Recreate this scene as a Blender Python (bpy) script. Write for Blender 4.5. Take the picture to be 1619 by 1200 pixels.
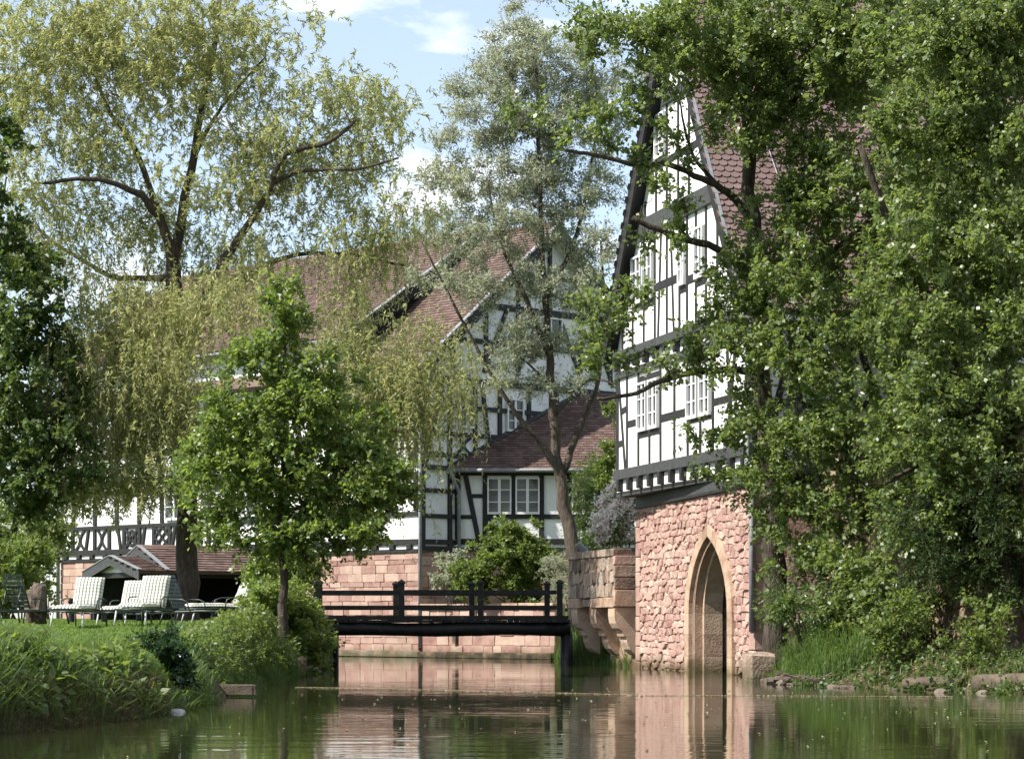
import bpy, bmesh, math, random
import numpy as np
from mathutils import Vector, Matrix

for o in list(bpy.data.objects):
    bpy.data.objects.remove(o, do_unlink=True)
scene = bpy.context.scene
COL = scene.collection

# ------------------------------------------------------------------ camera
F, HY, CH = 4000.0, 987.0, 1.05          # focal length in photo px, horizon row, eye height above the water
PW, PH = 1619.0, 1200.0
cam_d = bpy.data.cameras.new('camera')
cam = bpy.data.objects.new('camera', cam_d)
COL.objects.link(cam)
cam.location = (0, 0, CH)
cam.rotation_euler = (math.radians(90), 0, 0)
cam_d.sensor_fit = 'HORIZONTAL'
cam_d.sensor_width = 36.0
cam_d.lens = 36.0 * F / PW
cam_d.shift_y = (HY - PH / 2) / PW
cam_d.clip_start = 0.5
cam_d.clip_end = 6000
scene.camera = cam

# ------------------------------------------------------------------ world, sun, exposure
SUN = Vector((-0.62, -0.26, 0.74)).normalized()
world = bpy.data.worlds.new('World')
scene.world = world
world.use_nodes = True
nt = world.node_tree
nt.nodes.clear()
wo = nt.nodes.new('ShaderNodeOutputWorld')
bg = nt.nodes.new('ShaderNodeBackground')
sky = nt.nodes.new('ShaderNodeTexSky')
sky.sky_type = 'NISHITA'
sky.sun_disc = False
sky.sun_elevation = math.asin(SUN.z)
sky.sun_rotation = math.atan2(SUN.x, SUN.y)
sky.air_density = 1.0
sky.dust_density = 0.6
sky.ozone_density = 2.5
tc = nt.nodes.new('ShaderNodeTexCoord')
mp = nt.nodes.new('ShaderNodeMapping')
mp.inputs['Scale'].default_value = (1.0, 1.0, 2.6)
mp.inputs['Location'].default_value = (0.45, 0.3, 0.1)
nz = nt.nodes.new('ShaderNodeTexNoise')
nz.inputs['Scale'].default_value = 11.0
nz.inputs['Detail'].default_value = 7.0
nz.inputs['Roughness'].default_value = 0.55
cr = nt.nodes.new('ShaderNodeValToRGB')
cr.color_ramp.elements[0].position = 0.53
cr.color_ramp.elements[0].color = (0.25, 0.25, 0.25, 1)
cr.color_ramp.elements[1].position = 0.66
cr.color_ramp.elements[1].color = (1, 1, 1, 1)
mx = nt.nodes.new('ShaderNodeMix')
mx.data_type = 'RGBA'
mx.inputs['B'].default_value = (6.6, 6.8, 7.1, 1)
nt.links.new(tc.outputs['Generated'], mp.inputs['Vector'])
nt.links.new(mp.outputs['Vector'], nz.inputs['Vector'])
nt.links.new(nz.outputs['Fac'], cr.inputs['Fac'])
nt.links.new(cr.outputs['Color'], mx.inputs['Factor'])
nt.links.new(sky.outputs['Color'], mx.inputs['A'])
nt.links.new(mx.outputs['Result'], bg.inputs['Color'])
bg.inputs['Strength'].default_value = 0.115
nt.links.new(bg.outputs['Background'], wo.inputs['Surface'])

sd = bpy.data.lights.new('sun', 'SUN')
sd.energy = 5.0
sd.angle = math.radians(0.53)
sd.color = (1.0, 0.955, 0.88)
so = bpy.data.objects.new('sun', sd)
COL.objects.link(so)
so.rotation_euler = SUN.to_track_quat('Z', 'Y').to_euler()
so.location = (-30, -20, 60)

scene.view_settings.view_transform = 'Standard'
scene.view_settings.look = 'None'
scene.view_settings.gamma = 1.0
scene.view_settings.use_curve_mapping = False
scene.view_settings.exposure = 0.85

# ------------------------------------------------------------------ helpers
rnd = random.Random(11)
def P(x, y, Y):
    """photo pixel + distance -> world point"""
    return Vector(((x - 809.5) / F * Y, Y, CH - (y - HY) / F * Y))

MATS = {}
def base_mat(name):
    m = bpy.data.materials.new(name)
    m.use_nodes = True
    MATS[name] = m
    n = m.node_tree.nodes
    return m, m.node_tree, n['Principled BSDF'], n['Material Output']

def noise_mat(name, stops, scale=6.0, rough=0.8, bump=0.0, bscale=40.0, detail=6.0, rand=0.0, island=0.0,
              coords='Object', stretch=(1, 1, 1), spec=0.3, hue=0.0, metallic=0.0):
    m, t, b, out = base_mat(name)
    N, L = t.nodes, t.links
    co = N.new('ShaderNodeTexCoord')
    geo = N.new('ShaderNodeNewGeometry')
    mpn = N.new('ShaderNodeMapping')
    mpn.inputs['Scale'].default_value = stretch
    if coords == 'World':
        L.new(geo.outputs['Position'], mpn.inputs['Vector'])
    else:
        L.new(co.outputs[coords], mpn.inputs['Vector'])
    no = N.new('ShaderNodeTexNoise')
    no.inputs['Scale'].default_value = scale
    no.inputs['Detail'].default_value = detail
    no.inputs['Roughness'].default_value = 0.62
    L.new(mpn.outputs['Vector'], no.inputs['Vector'])
    r = N.new('ShaderNodeValToRGB')
    e = r.color_ramp.elements
    e[0].position, e[0].color = stops[0][0], (*stops[0][1], 1)
    e[1].position, e[1].color = stops[-1][0], (*stops[-1][1], 1)
    for p, c in stops[1:-1]:
        q = e.new(p)
        q.color = (*c, 1)
    fac = no.outputs['Fac']
    if rand or island:
        ad = N.new('ShaderNodeMath')
        ad.operation = 'MULTIPLY_ADD'
        if rand:
            oi = N.new('ShaderNodeObjectInfo')
            L.new(oi.outputs['Random'], ad.inputs[0])
            ad.inputs[1].default_value = rand
            k = rand
        else:
            L.new(geo.outputs['Random Per Island'], ad.inputs[0])
            ad.inputs[1].default_value = island
            k = island
        su = N.new('ShaderNodeMath')
        su.operation = 'SUBTRACT'
        L.new(fac, su.inputs[0])
        su.inputs[1].default_value = k / 2
        L.new(su.outputs[0], ad.inputs[2])
        fac = ad.outputs[0]
    L.new(fac, r.inputs['Fac'])
    L.new(r.outputs['Color'], b.inputs['Base Color'])
    b.inputs['Roughness'].default_value = rough
    b.inputs['Specular IOR Level'].default_value = spec
    b.inputs['Metallic'].default_value = metallic
    if bump:
        n2 = N.new('ShaderNodeTexNoise')
        n2.inputs['Scale'].default_value = bscale
        n2.inputs['Detail'].default_value = 5.0
        L.new(mpn.outputs['Vector'], n2.inputs['Vector'])
        bp = N.new('ShaderNodeBump')
        bp.inputs['Strength'].default_value = bump
        bp.inputs['Distance'].default_value = 0.03
        L.new(n2.outputs['Fac'], bp.inputs['Height'])
        L.new(bp.outputs['Normal'], b.inputs['Normal'])
    return m

def leaf_mat(name, stops, rough=0.42, trans=0.35, tcol=(0.25, 0.38, 0.05), spec=0.5):
    m, t, b, out = base_mat(name)
    N, L = t.nodes, t.links
    geo = N.new('ShaderNodeNewGeometry')
    no = N.new('ShaderNodeTexNoise')
    no.inputs['Scale'].default_value = 0.9
    no.inputs['Detail'].default_value = 3.0
    L.new(geo.outputs['Position'], no.inputs['Vector'])
    ad = N.new('ShaderNodeMath')
    ad.operation = 'MULTIPLY_ADD'
    L.new(geo.outputs['Random Per Island'], ad.inputs[0])
    ad.inputs[1].default_value = 0.55
    sb = N.new('ShaderNodeMath')
    sb.operation = 'SUBTRACT'
    L.new(no.outputs['Fac'], sb.inputs[0])
    sb.inputs[1].default_value = 0.275
    L.new(sb.outputs[0], ad.inputs[2])
    r = N.new('ShaderNodeValToRGB')
    e = r.color_ramp.elements
    e[0].position, e[0].color = stops[0][0], (*stops[0][1], 1)
    e[1].position, e[1].color = stops[-1][0], (*stops[-1][1], 1)
    for p, c in stops[1:-1]:
        q = e.new(p)
        q.color = (*c, 1)
    L.new(ad.outputs[0], r.inputs['Fac'])
    L.new(r.outputs['Color'], b.inputs['Base Color'])
    b.inputs['Roughness'].default_value = rough
    b.inputs['Specular IOR Level'].default_value = spec
    tr = N.new('ShaderNodeBsdfTranslucent')
    tr.inputs['Color'].default_value = (*tcol, 1)
    ms = N.new('ShaderNodeMixShader')
    ms.inputs['Fac'].default_value = trans
    L.new(b.outputs['BSDF'], ms.inputs[1])
    L.new(tr.outputs['BSDF'], ms.inputs[2])
    L.new(ms.outputs['Shader'], out.inputs['Surface'])
    return m

# materials ---------------------------------------------------------
noise_mat('plaster', [(0.25, (0.60, 0.59, 0.56)), (0.45, (0.76, 0.76, 0.74)), (0.6, (0.82, 0.82, 0.80))], scale=1.6, rough=0.9, bump=0.08, bscale=25, coords='World')
noise_mat('timber', [(0.3, (0.012, 0.012, 0.013)), (0.7, (0.035, 0.033, 0.032))], scale=9, rough=0.6, bump=0.25, bscale=30, coords='World')
noise_mat('timber_grey', [(0.3, (0.035, 0.037, 0.037)), (0.7, (0.075, 0.077, 0.075))], scale=9, rough=0.65, bump=0.25, bscale=30, coords='World')
noise_mat('bridge_timber', [(0.3, (0.007, 0.007, 0.007)), (0.6, (0.020, 0.018, 0.016)), (0.8, (0.065, 0.06, 0.052))], scale=5, rough=0.5, bump=0.3, bscale=25, coords='World')
noise_mat('rubble', [(0.1, (0.24, 0.115, 0.10)), (0.35, (0.38, 0.235, 0.193)), (0.55, (0.44, 0.30, 0.243)), (0.78, (0.46, 0.34, 0.275)), (0.95, (0.48, 0.40, 0.31))],
          scale=5, rough=0.92, bump=0.8, bscale=22, rand=0.55, coords='World')
noise_mat('ashlar', [(0.1, (0.22, 0.12, 0.10)), (0.4, (0.35, 0.215, 0.175)), (0.65, (0.42, 0.29, 0.23)), (0.9, (0.47, 0.37, 0.29))],
          scale=3, rough=0.92, bump=0.5, bscale=22, rand=0.5, coords='World')
noise_mat('mortar', [(0.3, (0.30, 0.20, 0.145)), (0.7, (0.42, 0.30, 0.22))], scale=6, rough=0.95, bump=0.6, bscale=30, coords='World')
noise_mat('sandstone', [(0.25, (0.30, 0.19, 0.13)), (0.5, (0.44, 0.31, 0.22)), (0.8, (0.52, 0.40, 0.29))], scale=4, rough=0.9, bump=0.5, bscale=25, rand=0.3, coords='World')
noise_mat('weathered_stone', [(0.25, (0.10, 0.075, 0.058)), (0.42, (0.24, 0.17, 0.125)), (0.6, (0.35, 0.26, 0.20)), (0.8, (0.27, 0.25, 0.20))], scale=3.0, rough=0.95, bump=0.9, bscale=18, rand=0.4, coords='World')
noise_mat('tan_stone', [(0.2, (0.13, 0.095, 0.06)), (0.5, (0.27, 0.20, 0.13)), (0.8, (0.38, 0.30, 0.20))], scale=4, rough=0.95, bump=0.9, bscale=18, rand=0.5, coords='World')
noise_mat('tile_red', [(0.1, (0.070, 0.042, 0.035)), (0.45, (0.118, 0.074, 0.062)), (0.8, (0.175, 0.118, 0.100))], scale=1.2, rough=0.85, island=0.5, bump=0.3, coords='World')
noise_mat('tile_slate', [(0.1, (0.10, 0.062, 0.056)), (0.5, (0.155, 0.102, 0.092)), (0.85, (0.22, 0.155, 0.14))], scale=1.0, rough=0.75, island=0.5, bump=0.2, coords='World')
noise_mat('zinc', [(0.3, (0.16, 0.17, 0.18)), (0.7, (0.27, 0.28, 0.29))], scale=4, rough=0.5, spec=0.5, coords='World')
noise_mat('white_paint', [(0.3, (0.72, 0.72, 0.70)), (0.7, (0.82, 0.82, 0.80))], scale=4, rough=0.55, coords='World')
noise_mat('curtain', [(0.3, (0.45, 0.46, 0.46)), (0.7, (0.62, 0.63, 0.63))], scale=9, rough=0.9, coords='World', stretch=(6, 6, 1))
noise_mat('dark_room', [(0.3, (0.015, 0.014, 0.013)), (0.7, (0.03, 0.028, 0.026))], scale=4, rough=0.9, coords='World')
noise_mat('bark', [(0.25, (0.022, 0.017, 0.012)), (0.5, (0.065, 0.05, 0.037)), (0.8, (0.13, 0.105, 0.08))], scale=5, rough=0.95, bump=1.0, bscale=11, coords='World', stretch=(3, 3, 0.6))
noise_mat('bark_brown', [(0.25, (0.028, 0.022, 0.016)), (0.5, (0.080, 0.063, 0.047)), (0.8, (0.16, 0.135, 0.105))], scale=5, rough=0.95, bump=1.0, bscale=11, coords='World', stretch=(3, 3, 0.6))
noise_mat('soil', [(0.25, (0.03, 0.022, 0.012)), (0.6, (0.085, 0.06, 0.035)), (0.9, (0.15, 0.11, 0.07))], scale=5, rough=0.95, bump=0.8, bscale=18, coords='World')
noise_mat('rock', [(0.2, (0.05, 0.036, 0.026)), (0.5, (0.13, 0.098, 0.075)), (0.85, (0.24, 0.20, 0.16))], scale=4, rough=0.9, bump=0.8, bscale=15, rand=0.4, coords='World')
noise_mat('pale_rock', [(0.2, (0.35, 0.33, 0.30)), (0.85, (0.72, 0.70, 0.66))], scale=6, rough=0.85, bump=0.5, coords='World')
noise_mat('old_wood', [(0.2, (0.04, 0.03, 0.022)), (0.5, (0.10, 0.075, 0.053)), (0.85, (0.19, 0.15, 0.11))], scale=5, rough=0.9, bump=0.6, coords='World')
noise_mat('metal_green', [(0.3, (0.018, 0.03, 0.022)), (0.7, (0.035, 0.05, 0.04))], scale=4, rough=0.4, spec=0.5, coords='World')
noise_mat('metal_pale', [(0.3, (0.45, 0.46, 0.44)), (0.7, (0.58, 0.58, 0.56))], scale=4, rough=0.4, spec=0.5, coords='World')
noise_mat('fleck', [(0.2, (0.20, 0.14, 0.06)), (0.5, (0.36, 0.29, 0.16)), (0.85, (0.50, 0.46, 0.33))], scale=3, rough=0.8, island=0.6, coords='World')
leaf_mat('petal', [(0.2, (0.78, 0.62, 0.58)), (0.5, (0.90, 0.79, 0.70)), (0.8, (0.92, 0.87, 0.78))], rough=0.7, trans=0.4, tcol=(0.8, 0.72, 0.72), spec=0.2)

leaf_mat('leaf_alder', [(0.2, (0.052, 0.080, 0.018)), (0.5, (0.098, 0.138, 0.036)), (0.8, (0.150, 0.195, 0.064))], rough=0.42, trans=0.40, tcol=(0.34, 0.44, 0.09), spec=0.65)
leaf_mat('leaf_maple', [(0.2, (0.055, 0.088, 0.016)), (0.5, (0.100, 0.148, 0.030)), (0.8, (0.150, 0.205, 0.05))], rough=0.42, trans=0.44, tcol=(0.36, 0.47, 0.08), spec=0.6)
leaf_mat('leaf_oak', [(0.2, (0.030, 0.052, 0.014)), (0.5, (0.060, 0.095, 0.024)), (0.8, (0.098, 0.142, 0.038))], rough=0.45, trans=0.32, tcol=(0.20, 0.29, 0.05), spec=0.4)
leaf_mat('leaf_willow', [(0.15, (0.155, 0.172, 0.066)), (0.5, (0.26, 0.275, 0.115)), (0.78, (0.33, 0.335, 0.160)), (0.95, (0.37, 0.31, 0.16))], rough=0.45, trans=0.48, tcol=(0.58, 0.60, 0.22), spec=0.4)
leaf_mat('leaf_silver', [(0.15, (0.18, 0.20, 0.135)), (0.5, (0.28, 0.295, 0.215)), (0.85, (0.41, 0.42, 0.34))], rough=0.45, trans=0.45, tcol=(0.48, 0.52, 0.30), spec=0.5)
leaf_mat('leaf_bush', [(0.2, (0.050, 0.080, 0.016)), (0.5, (0.092, 0.135, 0.028)), (0.85, (0.145, 0.19, 0.05))], rough=0.45, trans=0.38, tcol=(0.32, 0.42, 0.07), spec=0.4)
leaf_mat('leaf_laurel', [(0.2, (0.012, 0.034, 0.010)), (0.5, (0.026, 0.062, 0.017)), (0.85, (0.05, 0.10, 0.03))], rough=0.32, trans=0.15, tcol=(0.12, 0.25, 0.04), spec=0.5)
leaf_mat('leaf_yew', [(0.2, (0.013, 0.026, 0.008)), (0.5, (0.026, 0.046, 0.012)), (0.85, (0.045, 0.072, 0.018))], rough=0.55, trans=0.15, tcol=(0.10, 0.16, 0.03), spec=0.15)
leaf_mat('leaf_grass', [(0.15, (0.035, 0.068, 0.014)), (0.5, (0.065, 0.115, 0.026)), (0.85, (0.125, 0.175, 0.055))], rough=0.45, trans=0.28, tcol=(0.22, 0.34, 0.05), spec=0.35)
leaf_mat('leaf_lawn', [(0.15, (0.055, 0.105, 0.016)), (0.5, (0.105, 0.175, 0.03)), (0.85, (0.16, 0.23, 0.05))], rough=0.6, trans=0.3, tcol=(0.28, 0.42, 0.06), spec=0.25)
leaf_mat('leaf_dry', [(0.15, (0.05, 0.04, 0.02)), (0.5, (0.10, 0.085, 0.042)), (0.85, (0.17, 0.15, 0.085))], rough=0.7, trans=0.2, tcol=(0.3, 0.22, 0.08), spec=0.2)

def wet_band(name):
    """damp algae band where masonry stands in the moat"""
    t = MATS[name].node_tree
    N, L = t.nodes, t.links
    b = N['Principled BSDF']
    src = b.inputs['Base Color'].links[0].from_socket
    geo = N.new('ShaderNodeNewGeometry'); sp = N.new('ShaderNodeSeparateXYZ'); L.new(geo.outputs['Position'], sp.inputs[0])
    no = N.new('ShaderNodeTexNoise'); no.inputs['Scale'].default_value = 2.2; no.inputs['Detail'].default_value = 6; L.new(geo.outputs['Position'], no.inputs['Vector'])
    ad = N.new('ShaderNodeMath'); ad.operation = 'MULTIPLY_ADD'; L.new(no.outputs['Fac'], ad.inputs[0]); ad.inputs[1].default_value = -0.55; L.new(sp.outputs['Z'], ad.inputs[2])
    mr = N.new('ShaderNodeMapRange'); mr.inputs['From Min'].default_value = -0.22; mr.inputs['From Max'].default_value = 0.10
    mr.inputs['To Min'].default_value = 1.0; mr.inputs['To Max'].default_value = 0.0
    L.new(ad.outputs[0], mr.inputs['Value'])
    mx = N.new('ShaderNodeMix'); mx.data_type = 'RGBA'; mx.blend_type = 'MULTIPLY'
    mx.inputs['B'].default_value = (0.34, 0.36, 0.26, 1)
    L.new(mr.outputs['Result'], mx.inputs['Factor']); L.new(src, mx.inputs['A'])
    # larger soot and lichen blotches
    n2 = N.new('ShaderNodeTexNoise'); n2.inputs['Scale'].default_value = 0.8; n2.inputs['Detail'].default_value = 7; L.new(geo.outputs['Position'], n2.inputs['Vector'])
    m2 = N.new('ShaderNodeMapRange'); m2.inputs['From Min'].default_value = 0.55; m2.inputs['From Max'].default_value = 0.75; m2.inputs['To Max'].default_value = 0.55
    L.new(n2.outputs['Fac'], m2.inputs['Value'])
    mx2 = N.new('ShaderNodeMix'); mx2.data_type = 'RGBA'; mx2.blend_type = 'MULTIPLY'
    mx2.inputs['B'].default_value = (0.62, 0.62, 0.58, 1)
    L.new(m2.outputs['Result'], mx2.inputs['Factor']); L.new(mx.outputs['Result'], mx2.inputs['A'])
    L.new(mx2.outputs['Result'], b.inputs['Base Color'])
for nm in ('rubble', 'ashlar', 'mortar', 'sandstone', 'weathered_stone', 'tan_stone'):
    wet_band(nm)

# window glass
m, t, b, out = base_mat('glass')
b.inputs['Base Color'].default_value = (0.02, 0.025, 0.028, 1)
b.inputs['Roughness'].default_value = 0.05
b.inputs['Specular IOR Level'].default_value = 0.7
gl = t.nodes.new('ShaderNodeBsdfTransparent')
ms = t.nodes.new('ShaderNodeMixShader')
ms.inputs['Fac'].default_value = 0.6
t.links.new(b.outputs['BSDF'], ms.inputs[1])
t.links.new(gl.outputs['BSDF'], ms.inputs[2])
t.links.new(ms.outputs['Shader'], out.inputs['Surface'])

# chequered cushion cloth
m, t, b, out = base_mat('cushion_cloth')
N, L = t.nodes, t.links
co = N.new('ShaderNodeTexCoord')
sp = N.new('ShaderNodeSeparateXYZ')
L.new(co.outputs['UV'], sp.inputs[0])
def stripe(sock, freq):
    a = N.new('ShaderNodeMath'); a.operation = 'MULTIPLY'; L.new(sock, a.inputs[0]); a.inputs[1].default_value = freq
    f = N.new('ShaderNodeMath'); f.operation = 'FRACT'; L.new(a.outputs[0], f.inputs[0])
    g = N.new('ShaderNodeMath'); g.operation = 'GREATER_THAN'; L.new(f.outputs[0], g.inputs[0]); g.inputs[1].default_value = 0.55
    return g.outputs[0]
s1, s2 = stripe(sp.outputs['X'], 14.0), stripe(sp.outputs['Y'], 14.0)
m1 = N.new('ShaderNodeMix'); m1.data_type = 'RGBA'
m1.inputs['A'].default_value = (0.66, 0.64, 0.57, 1)
m1.inputs['B'].default_value = (0.19, 0.20, 0.17, 1)
L.new(s1, m1.inputs['Factor'])
m2 = N.new('ShaderNodeMix'); m2.data_type = 'RGBA'; m2.blend_type = 'MULTIPLY'
m2.inputs['B'].default_value = (0.66, 0.68, 0.64, 1)
L.new(m1.outputs['Result'], m2.inputs['A'])
L.new(s2, m2.inputs['Factor'])
L.new(m2.outputs['Result'], b.inputs['Base Color'])
b.inputs['Roughness'].default_value = 0.9

# water
m, t, b, out = base_mat('water_surface')
N, L = t.nodes, t.links
b.inputs['Base Color'].default_value = (0.024, 0.028, 0.011, 1)
b.inputs['Roughness'].default_value = 0.035
b.inputs['IOR'].default_value = 1.33
geo = N.new('ShaderNodeNewGeometry')
mpn = N.new('ShaderNodeMapping'); mpn.inputs['Scale'].default_value = (0.55, 1.0, 1.0)
L.new(geo.outputs['Position'], mpn.inputs['Vector'])
n1 = N.new('ShaderNodeTexNoise'); n1.inputs['Scale'].default_value = 2.4; n1.inputs['Detail'].default_value = 3.0
L.new(mpn.outputs['Vector'], n1.inputs['Vector'])
n2 = N.new('ShaderNodeTexNoise'); n2.inputs['Scale'].default_value = 0.16; n2.inputs['Detail'].default_value = 2.0
L.new(geo.outputs['Position'], n2.inputs['Vector'])
mr = N.new('ShaderNodeMapRange'); mr.inputs['From Min'].default_value = 0.40; mr.inputs['From Max'].default_value = 0.66
mr.inputs['To Min'].default_value = 0.16; mr.inputs['To Max'].default_value = 1.0
L.new(n2.outputs['Fac'], mr.inputs['Value'])
mu = N.new('ShaderNodeMath'); mu.operation = 'MULTIPLY'
L.new(n1.outputs['Fac'], mu.inputs[0]); L.new(mr.outputs['Result'], mu.inputs[1])
bp = N.new('ShaderNodeBump'); bp.inputs['Strength'].default_value = 0.12; bp.inputs['Distance'].default_value = 0.08
L.new(mu.outputs[0], bp.inputs['Height'])
L.new(bp.outputs['Normal'], b.inputs['Normal'])

# ground: grass, bare soil by the water
m, t, b, out = base_mat('ground_cover')
N, L = t.nodes, t.links
geo = N.new('ShaderNodeNewGeometry')
sp = N.new('ShaderNodeSeparateXYZ'); L.new(geo.outputs['Position'], sp.inputs[0])
n1 = N.new('ShaderNodeTexNoise'); n1.inputs['Scale'].default_value = 1.6; n1.inputs['Detail'].default_value = 8
L.new(geo.outputs['Position'], n1.inputs['Vector'])
r1 = N.new('ShaderNodeValToRGB')
r1.color_ramp.elements[0].position = 0.3; r1.color_ramp.elements[0].color = (0.045, 0.072, 0.016, 1)
r1.color_ramp.elements[1].position = 0.7; r1.color_ramp.elements[1].color = (0.095, 0.140, 0.032, 1)
L.new(n1.outputs['Fac'], r1.inputs['Fac'])
r2 = N.new('ShaderNodeValToRGB')
r2.color_ramp.elements[0].position = 0.3; r2.color_ramp.elements[0].color = (0.035, 0.025, 0.014, 1)
r2.color_ramp.elements[1].position = 0.7; r2.color_ramp.elements[1].color = (0.12, 0.085, 0.05, 1)
L.new(n1.outputs['Fac'], r2.inputs['Fac'])
mr = N.new('ShaderNodeMapRange'); mr.inputs['From Min'].default_value = 0.32; mr.inputs['From Max'].default_value = 0.62
ad = N.new('ShaderNodeMath'); ad.operation = 'MULTIPLY_ADD'; L.new(n1.outputs['Fac'], ad.inputs[0]); ad.inputs[1].default_value = 0.3
L.new(sp.outputs['Z'], ad.inputs[2])
rb = N.new('ShaderNodeMapRange'); rb.inputs['From Min'].default_value = 3.0; rb.inputs['From Max'].default_value = 5.5; rb.inputs['To Max'].default_value = 0.85
L.new(sp.outputs['X'], rb.inputs['Value'])
sb2 = N.new('ShaderNodeMath'); sb2.operation = 'SUBTRACT'; L.new(ad.outputs[0], sb2.inputs[0]); L.new(rb.outputs['Result'], sb2.inputs[1])
L.new(sb2.outputs[0], mr.inputs['Value'])
mxg = N.new('ShaderNodeMix'); mxg.data_type = 'RGBA'
L.new(mr.outputs['Result'], mxg.inputs['Factor'])
L.new(r2.outputs['Color'], mxg.inputs['A']); L.new(r1.outputs['Color'], mxg.inputs['B'])
L.new(mxg.outputs['Result'], b.inputs['Base Color'])
b.inputs['Roughness'].default_value = 0.95
b.inputs['Specular IOR Level'].default_value = 0.15
bp = N.new('ShaderNodeBump'); bp.inputs['Strength'].default_value = 0.8; bp.inputs['Distance'].default_value = 0.06
n3 = N.new('ShaderNodeTexNoise'); n3.inputs['Scale'].default_value = 14; n3.inputs['Detail'].default_value = 6
L.new(geo.outputs['Position'], n3.inputs['Vector']); L.new(n3.outputs['Fac'], bp.inputs['Height'])
L.new(bp.outputs['Normal'], b.inputs['Normal'])

# ------------------------------------------------------------------ object helpers
def tag(o, label=None, cat=None, group=None, kind=None):
    if label: o['label'] = label
    if cat: o['category'] = cat
    if group: o['group'] = group
    if kind: o['kind'] = kind
    return o

def thing(name, loc, label, cat, group=None):
    o = bpy.data.objects.new(name, None)
    o.empty_display_size = 0.2
    COL.objects.link(o)
    o.location = loc
    WM[o.name] = Matrix.Translation(Vector(loc))
    return tag(o, label, cat, group)

WM = {}
def link(name, me, parent=None, world=None):
    o = bpy.data.objects.new(name, me)
    COL.objects.link(o)
    w = world if world is not None else Matrix.Identity(4)
    if parent is not None:
        o.parent = parent
        o.matrix_parent_inverse = WM[parent.name].inverted()
    o.matrix_basis = w
    WM[o.name] = w
    return o

def mesh_from(name, verts, faces, mat, smooth=False):
    me = bpy.data.meshes.new(name)
    me.from_pydata([tuple(v) for v in verts], [], faces)
    me.materials.append(MATS[mat])
    if smooth:
        me.polygons.foreach_set('use_smooth', [True] * len(me.polygons))
    me.update()
    return me

class MB:
    def __init__(s):
        s.v, s.f = [], []
    def add(s, verts, faces):
        k = len(s.v)
        s.v += [tuple(v) for v in verts]
        s.f += [tuple(i + k for i in f) for f in faces]
        return s
    def box(s, c, ax, ay, az):
        """centre and three half-axis vectors"""
        c, ax, ay, az = Vector(c), Vector(ax), Vector(ay), Vector(az)
        vs = [c + sx * ax + sy * ay + sz * az for sz in (-1, 1) for sy in (-1, 1) for sx in (-1, 1)]
        return s.add(vs, [(0, 2, 3, 1), (4, 5, 7, 6), (0, 1, 5, 4), (2, 6, 7, 3), (0, 4, 6, 2), (1, 3, 7, 5)])
    def tube(s, pts, rad, n=6, cap=True):
        pts = [Vector(p) for p in pts]
        k = len(s.v)
        up = Vector((0.31, 0.17, 0.93))
        prev = None
        for i, p in enumerate(pts):
            d = (pts[min(i + 1, len(pts) - 1)] - pts[max(i - 1, 0)])
            if d.length < 1e-6: d = Vector((0, 0, 1))
            d.normalize()
            if prev is None:
                a = d.cross(up if abs(d.dot(up)) < 0.95 else Vector((1, 0, 0))).normalized()
            else:
                a = (prev - d * prev.dot(d))
                a = a.normalized() if a.length > 1e-4 else d.orthogonal().normalized()
            prev = a
            bb = d.cross(a)
            for j in range(n):
                w = 2 * math.pi * j / n
                s.v.append(tuple(p + (a * math.cos(w) + bb * math.sin(w)) * rad[i]))
        for i in range(len(pts) - 1):
            for j in range(n):
                j2 = (j + 1) % n
                s.f.append((k + i * n + j, k + i * n + j2, k + (i + 1) * n + j2, k + (i + 1) * n + j))
        if cap:
            s.f.append(tuple(k + j for j in range(n))[::-1])
            s.f.append(tuple(k + (len(pts) - 1) * n + j for j in range(n)))
        return s
    def prism(s, poly, ext):
        """planar polygon (world points) extruded by vector ext"""
        n = len(poly)
        ext = Vector(ext)
        vs = [Vector(p) for p in poly] + [Vector(p) + ext for p in poly]
        fs = [tuple(range(n))[::-1], tuple(range(n, 2 * n))] + [(i, (i + 1) % n, n + (i + 1) % n, n + i) for i in range(n)]
        return s.add(vs, fs)
    def build(s, name, mat, parent=None, smooth=False):
        me = mesh_from(name, s.v, s.f, mat, smooth)
        bm = bmesh.new(); bm.from_mesh(me)
        bmesh.ops.recalc_face_normals(bm, faces=bm.faces)
        bm.to_mesh(me); bm.free()
        return link(name, me, parent)

# shared unit meshes -------------------------------------------------
def bevel_cube(name, bev, seg=1, jit=0.0, seed=0):
    bm = bmesh.new()
    bmesh.ops.create_cube(bm, size=2.0)
    bmesh.ops.bevel(bm, geom=list(bm.edges), offset=bev, segments=seg, affect='EDGES')
    r = random.Random(seed)
    if jit:
        for v in bm.verts:
            v.co += Vector((r.uniform(-jit, jit), r.uniform(-jit, jit), r.uniform(-jit, jit)))
    me = bpy.data.meshes.new(name)
    bm.to_mesh(me); bm.free()
    return me
UNIT = {}
def unit(kind, mat):
    k = (kind, mat)
    if k not in UNIT:
        if kind == 'beam': me = bevel_cube('beam_shape', 0.08)
        elif kind.startswith('stone'): me = bevel_cube('stone_shape', 0.28, 1, 0.13, int(kind[5:]))
        elif kind.startswith('block'): me = bevel_cube('block_shape', 0.10, 1, 0.045, int(kind[5:]))
        me.materials.append(MATS[mat])
        UNIT[k] = me
    return UNIT[k]

def frame_m(c, ax, ay, az):
    """matrix whose columns are half-axes"""
    return Matrix(((ax.x, ay.x, az.x, c.x), (ax.y, ay.y, az.y, c.y), (ax.z, ay.z, az.z, c.z), (0, 0, 0, 1)))

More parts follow.
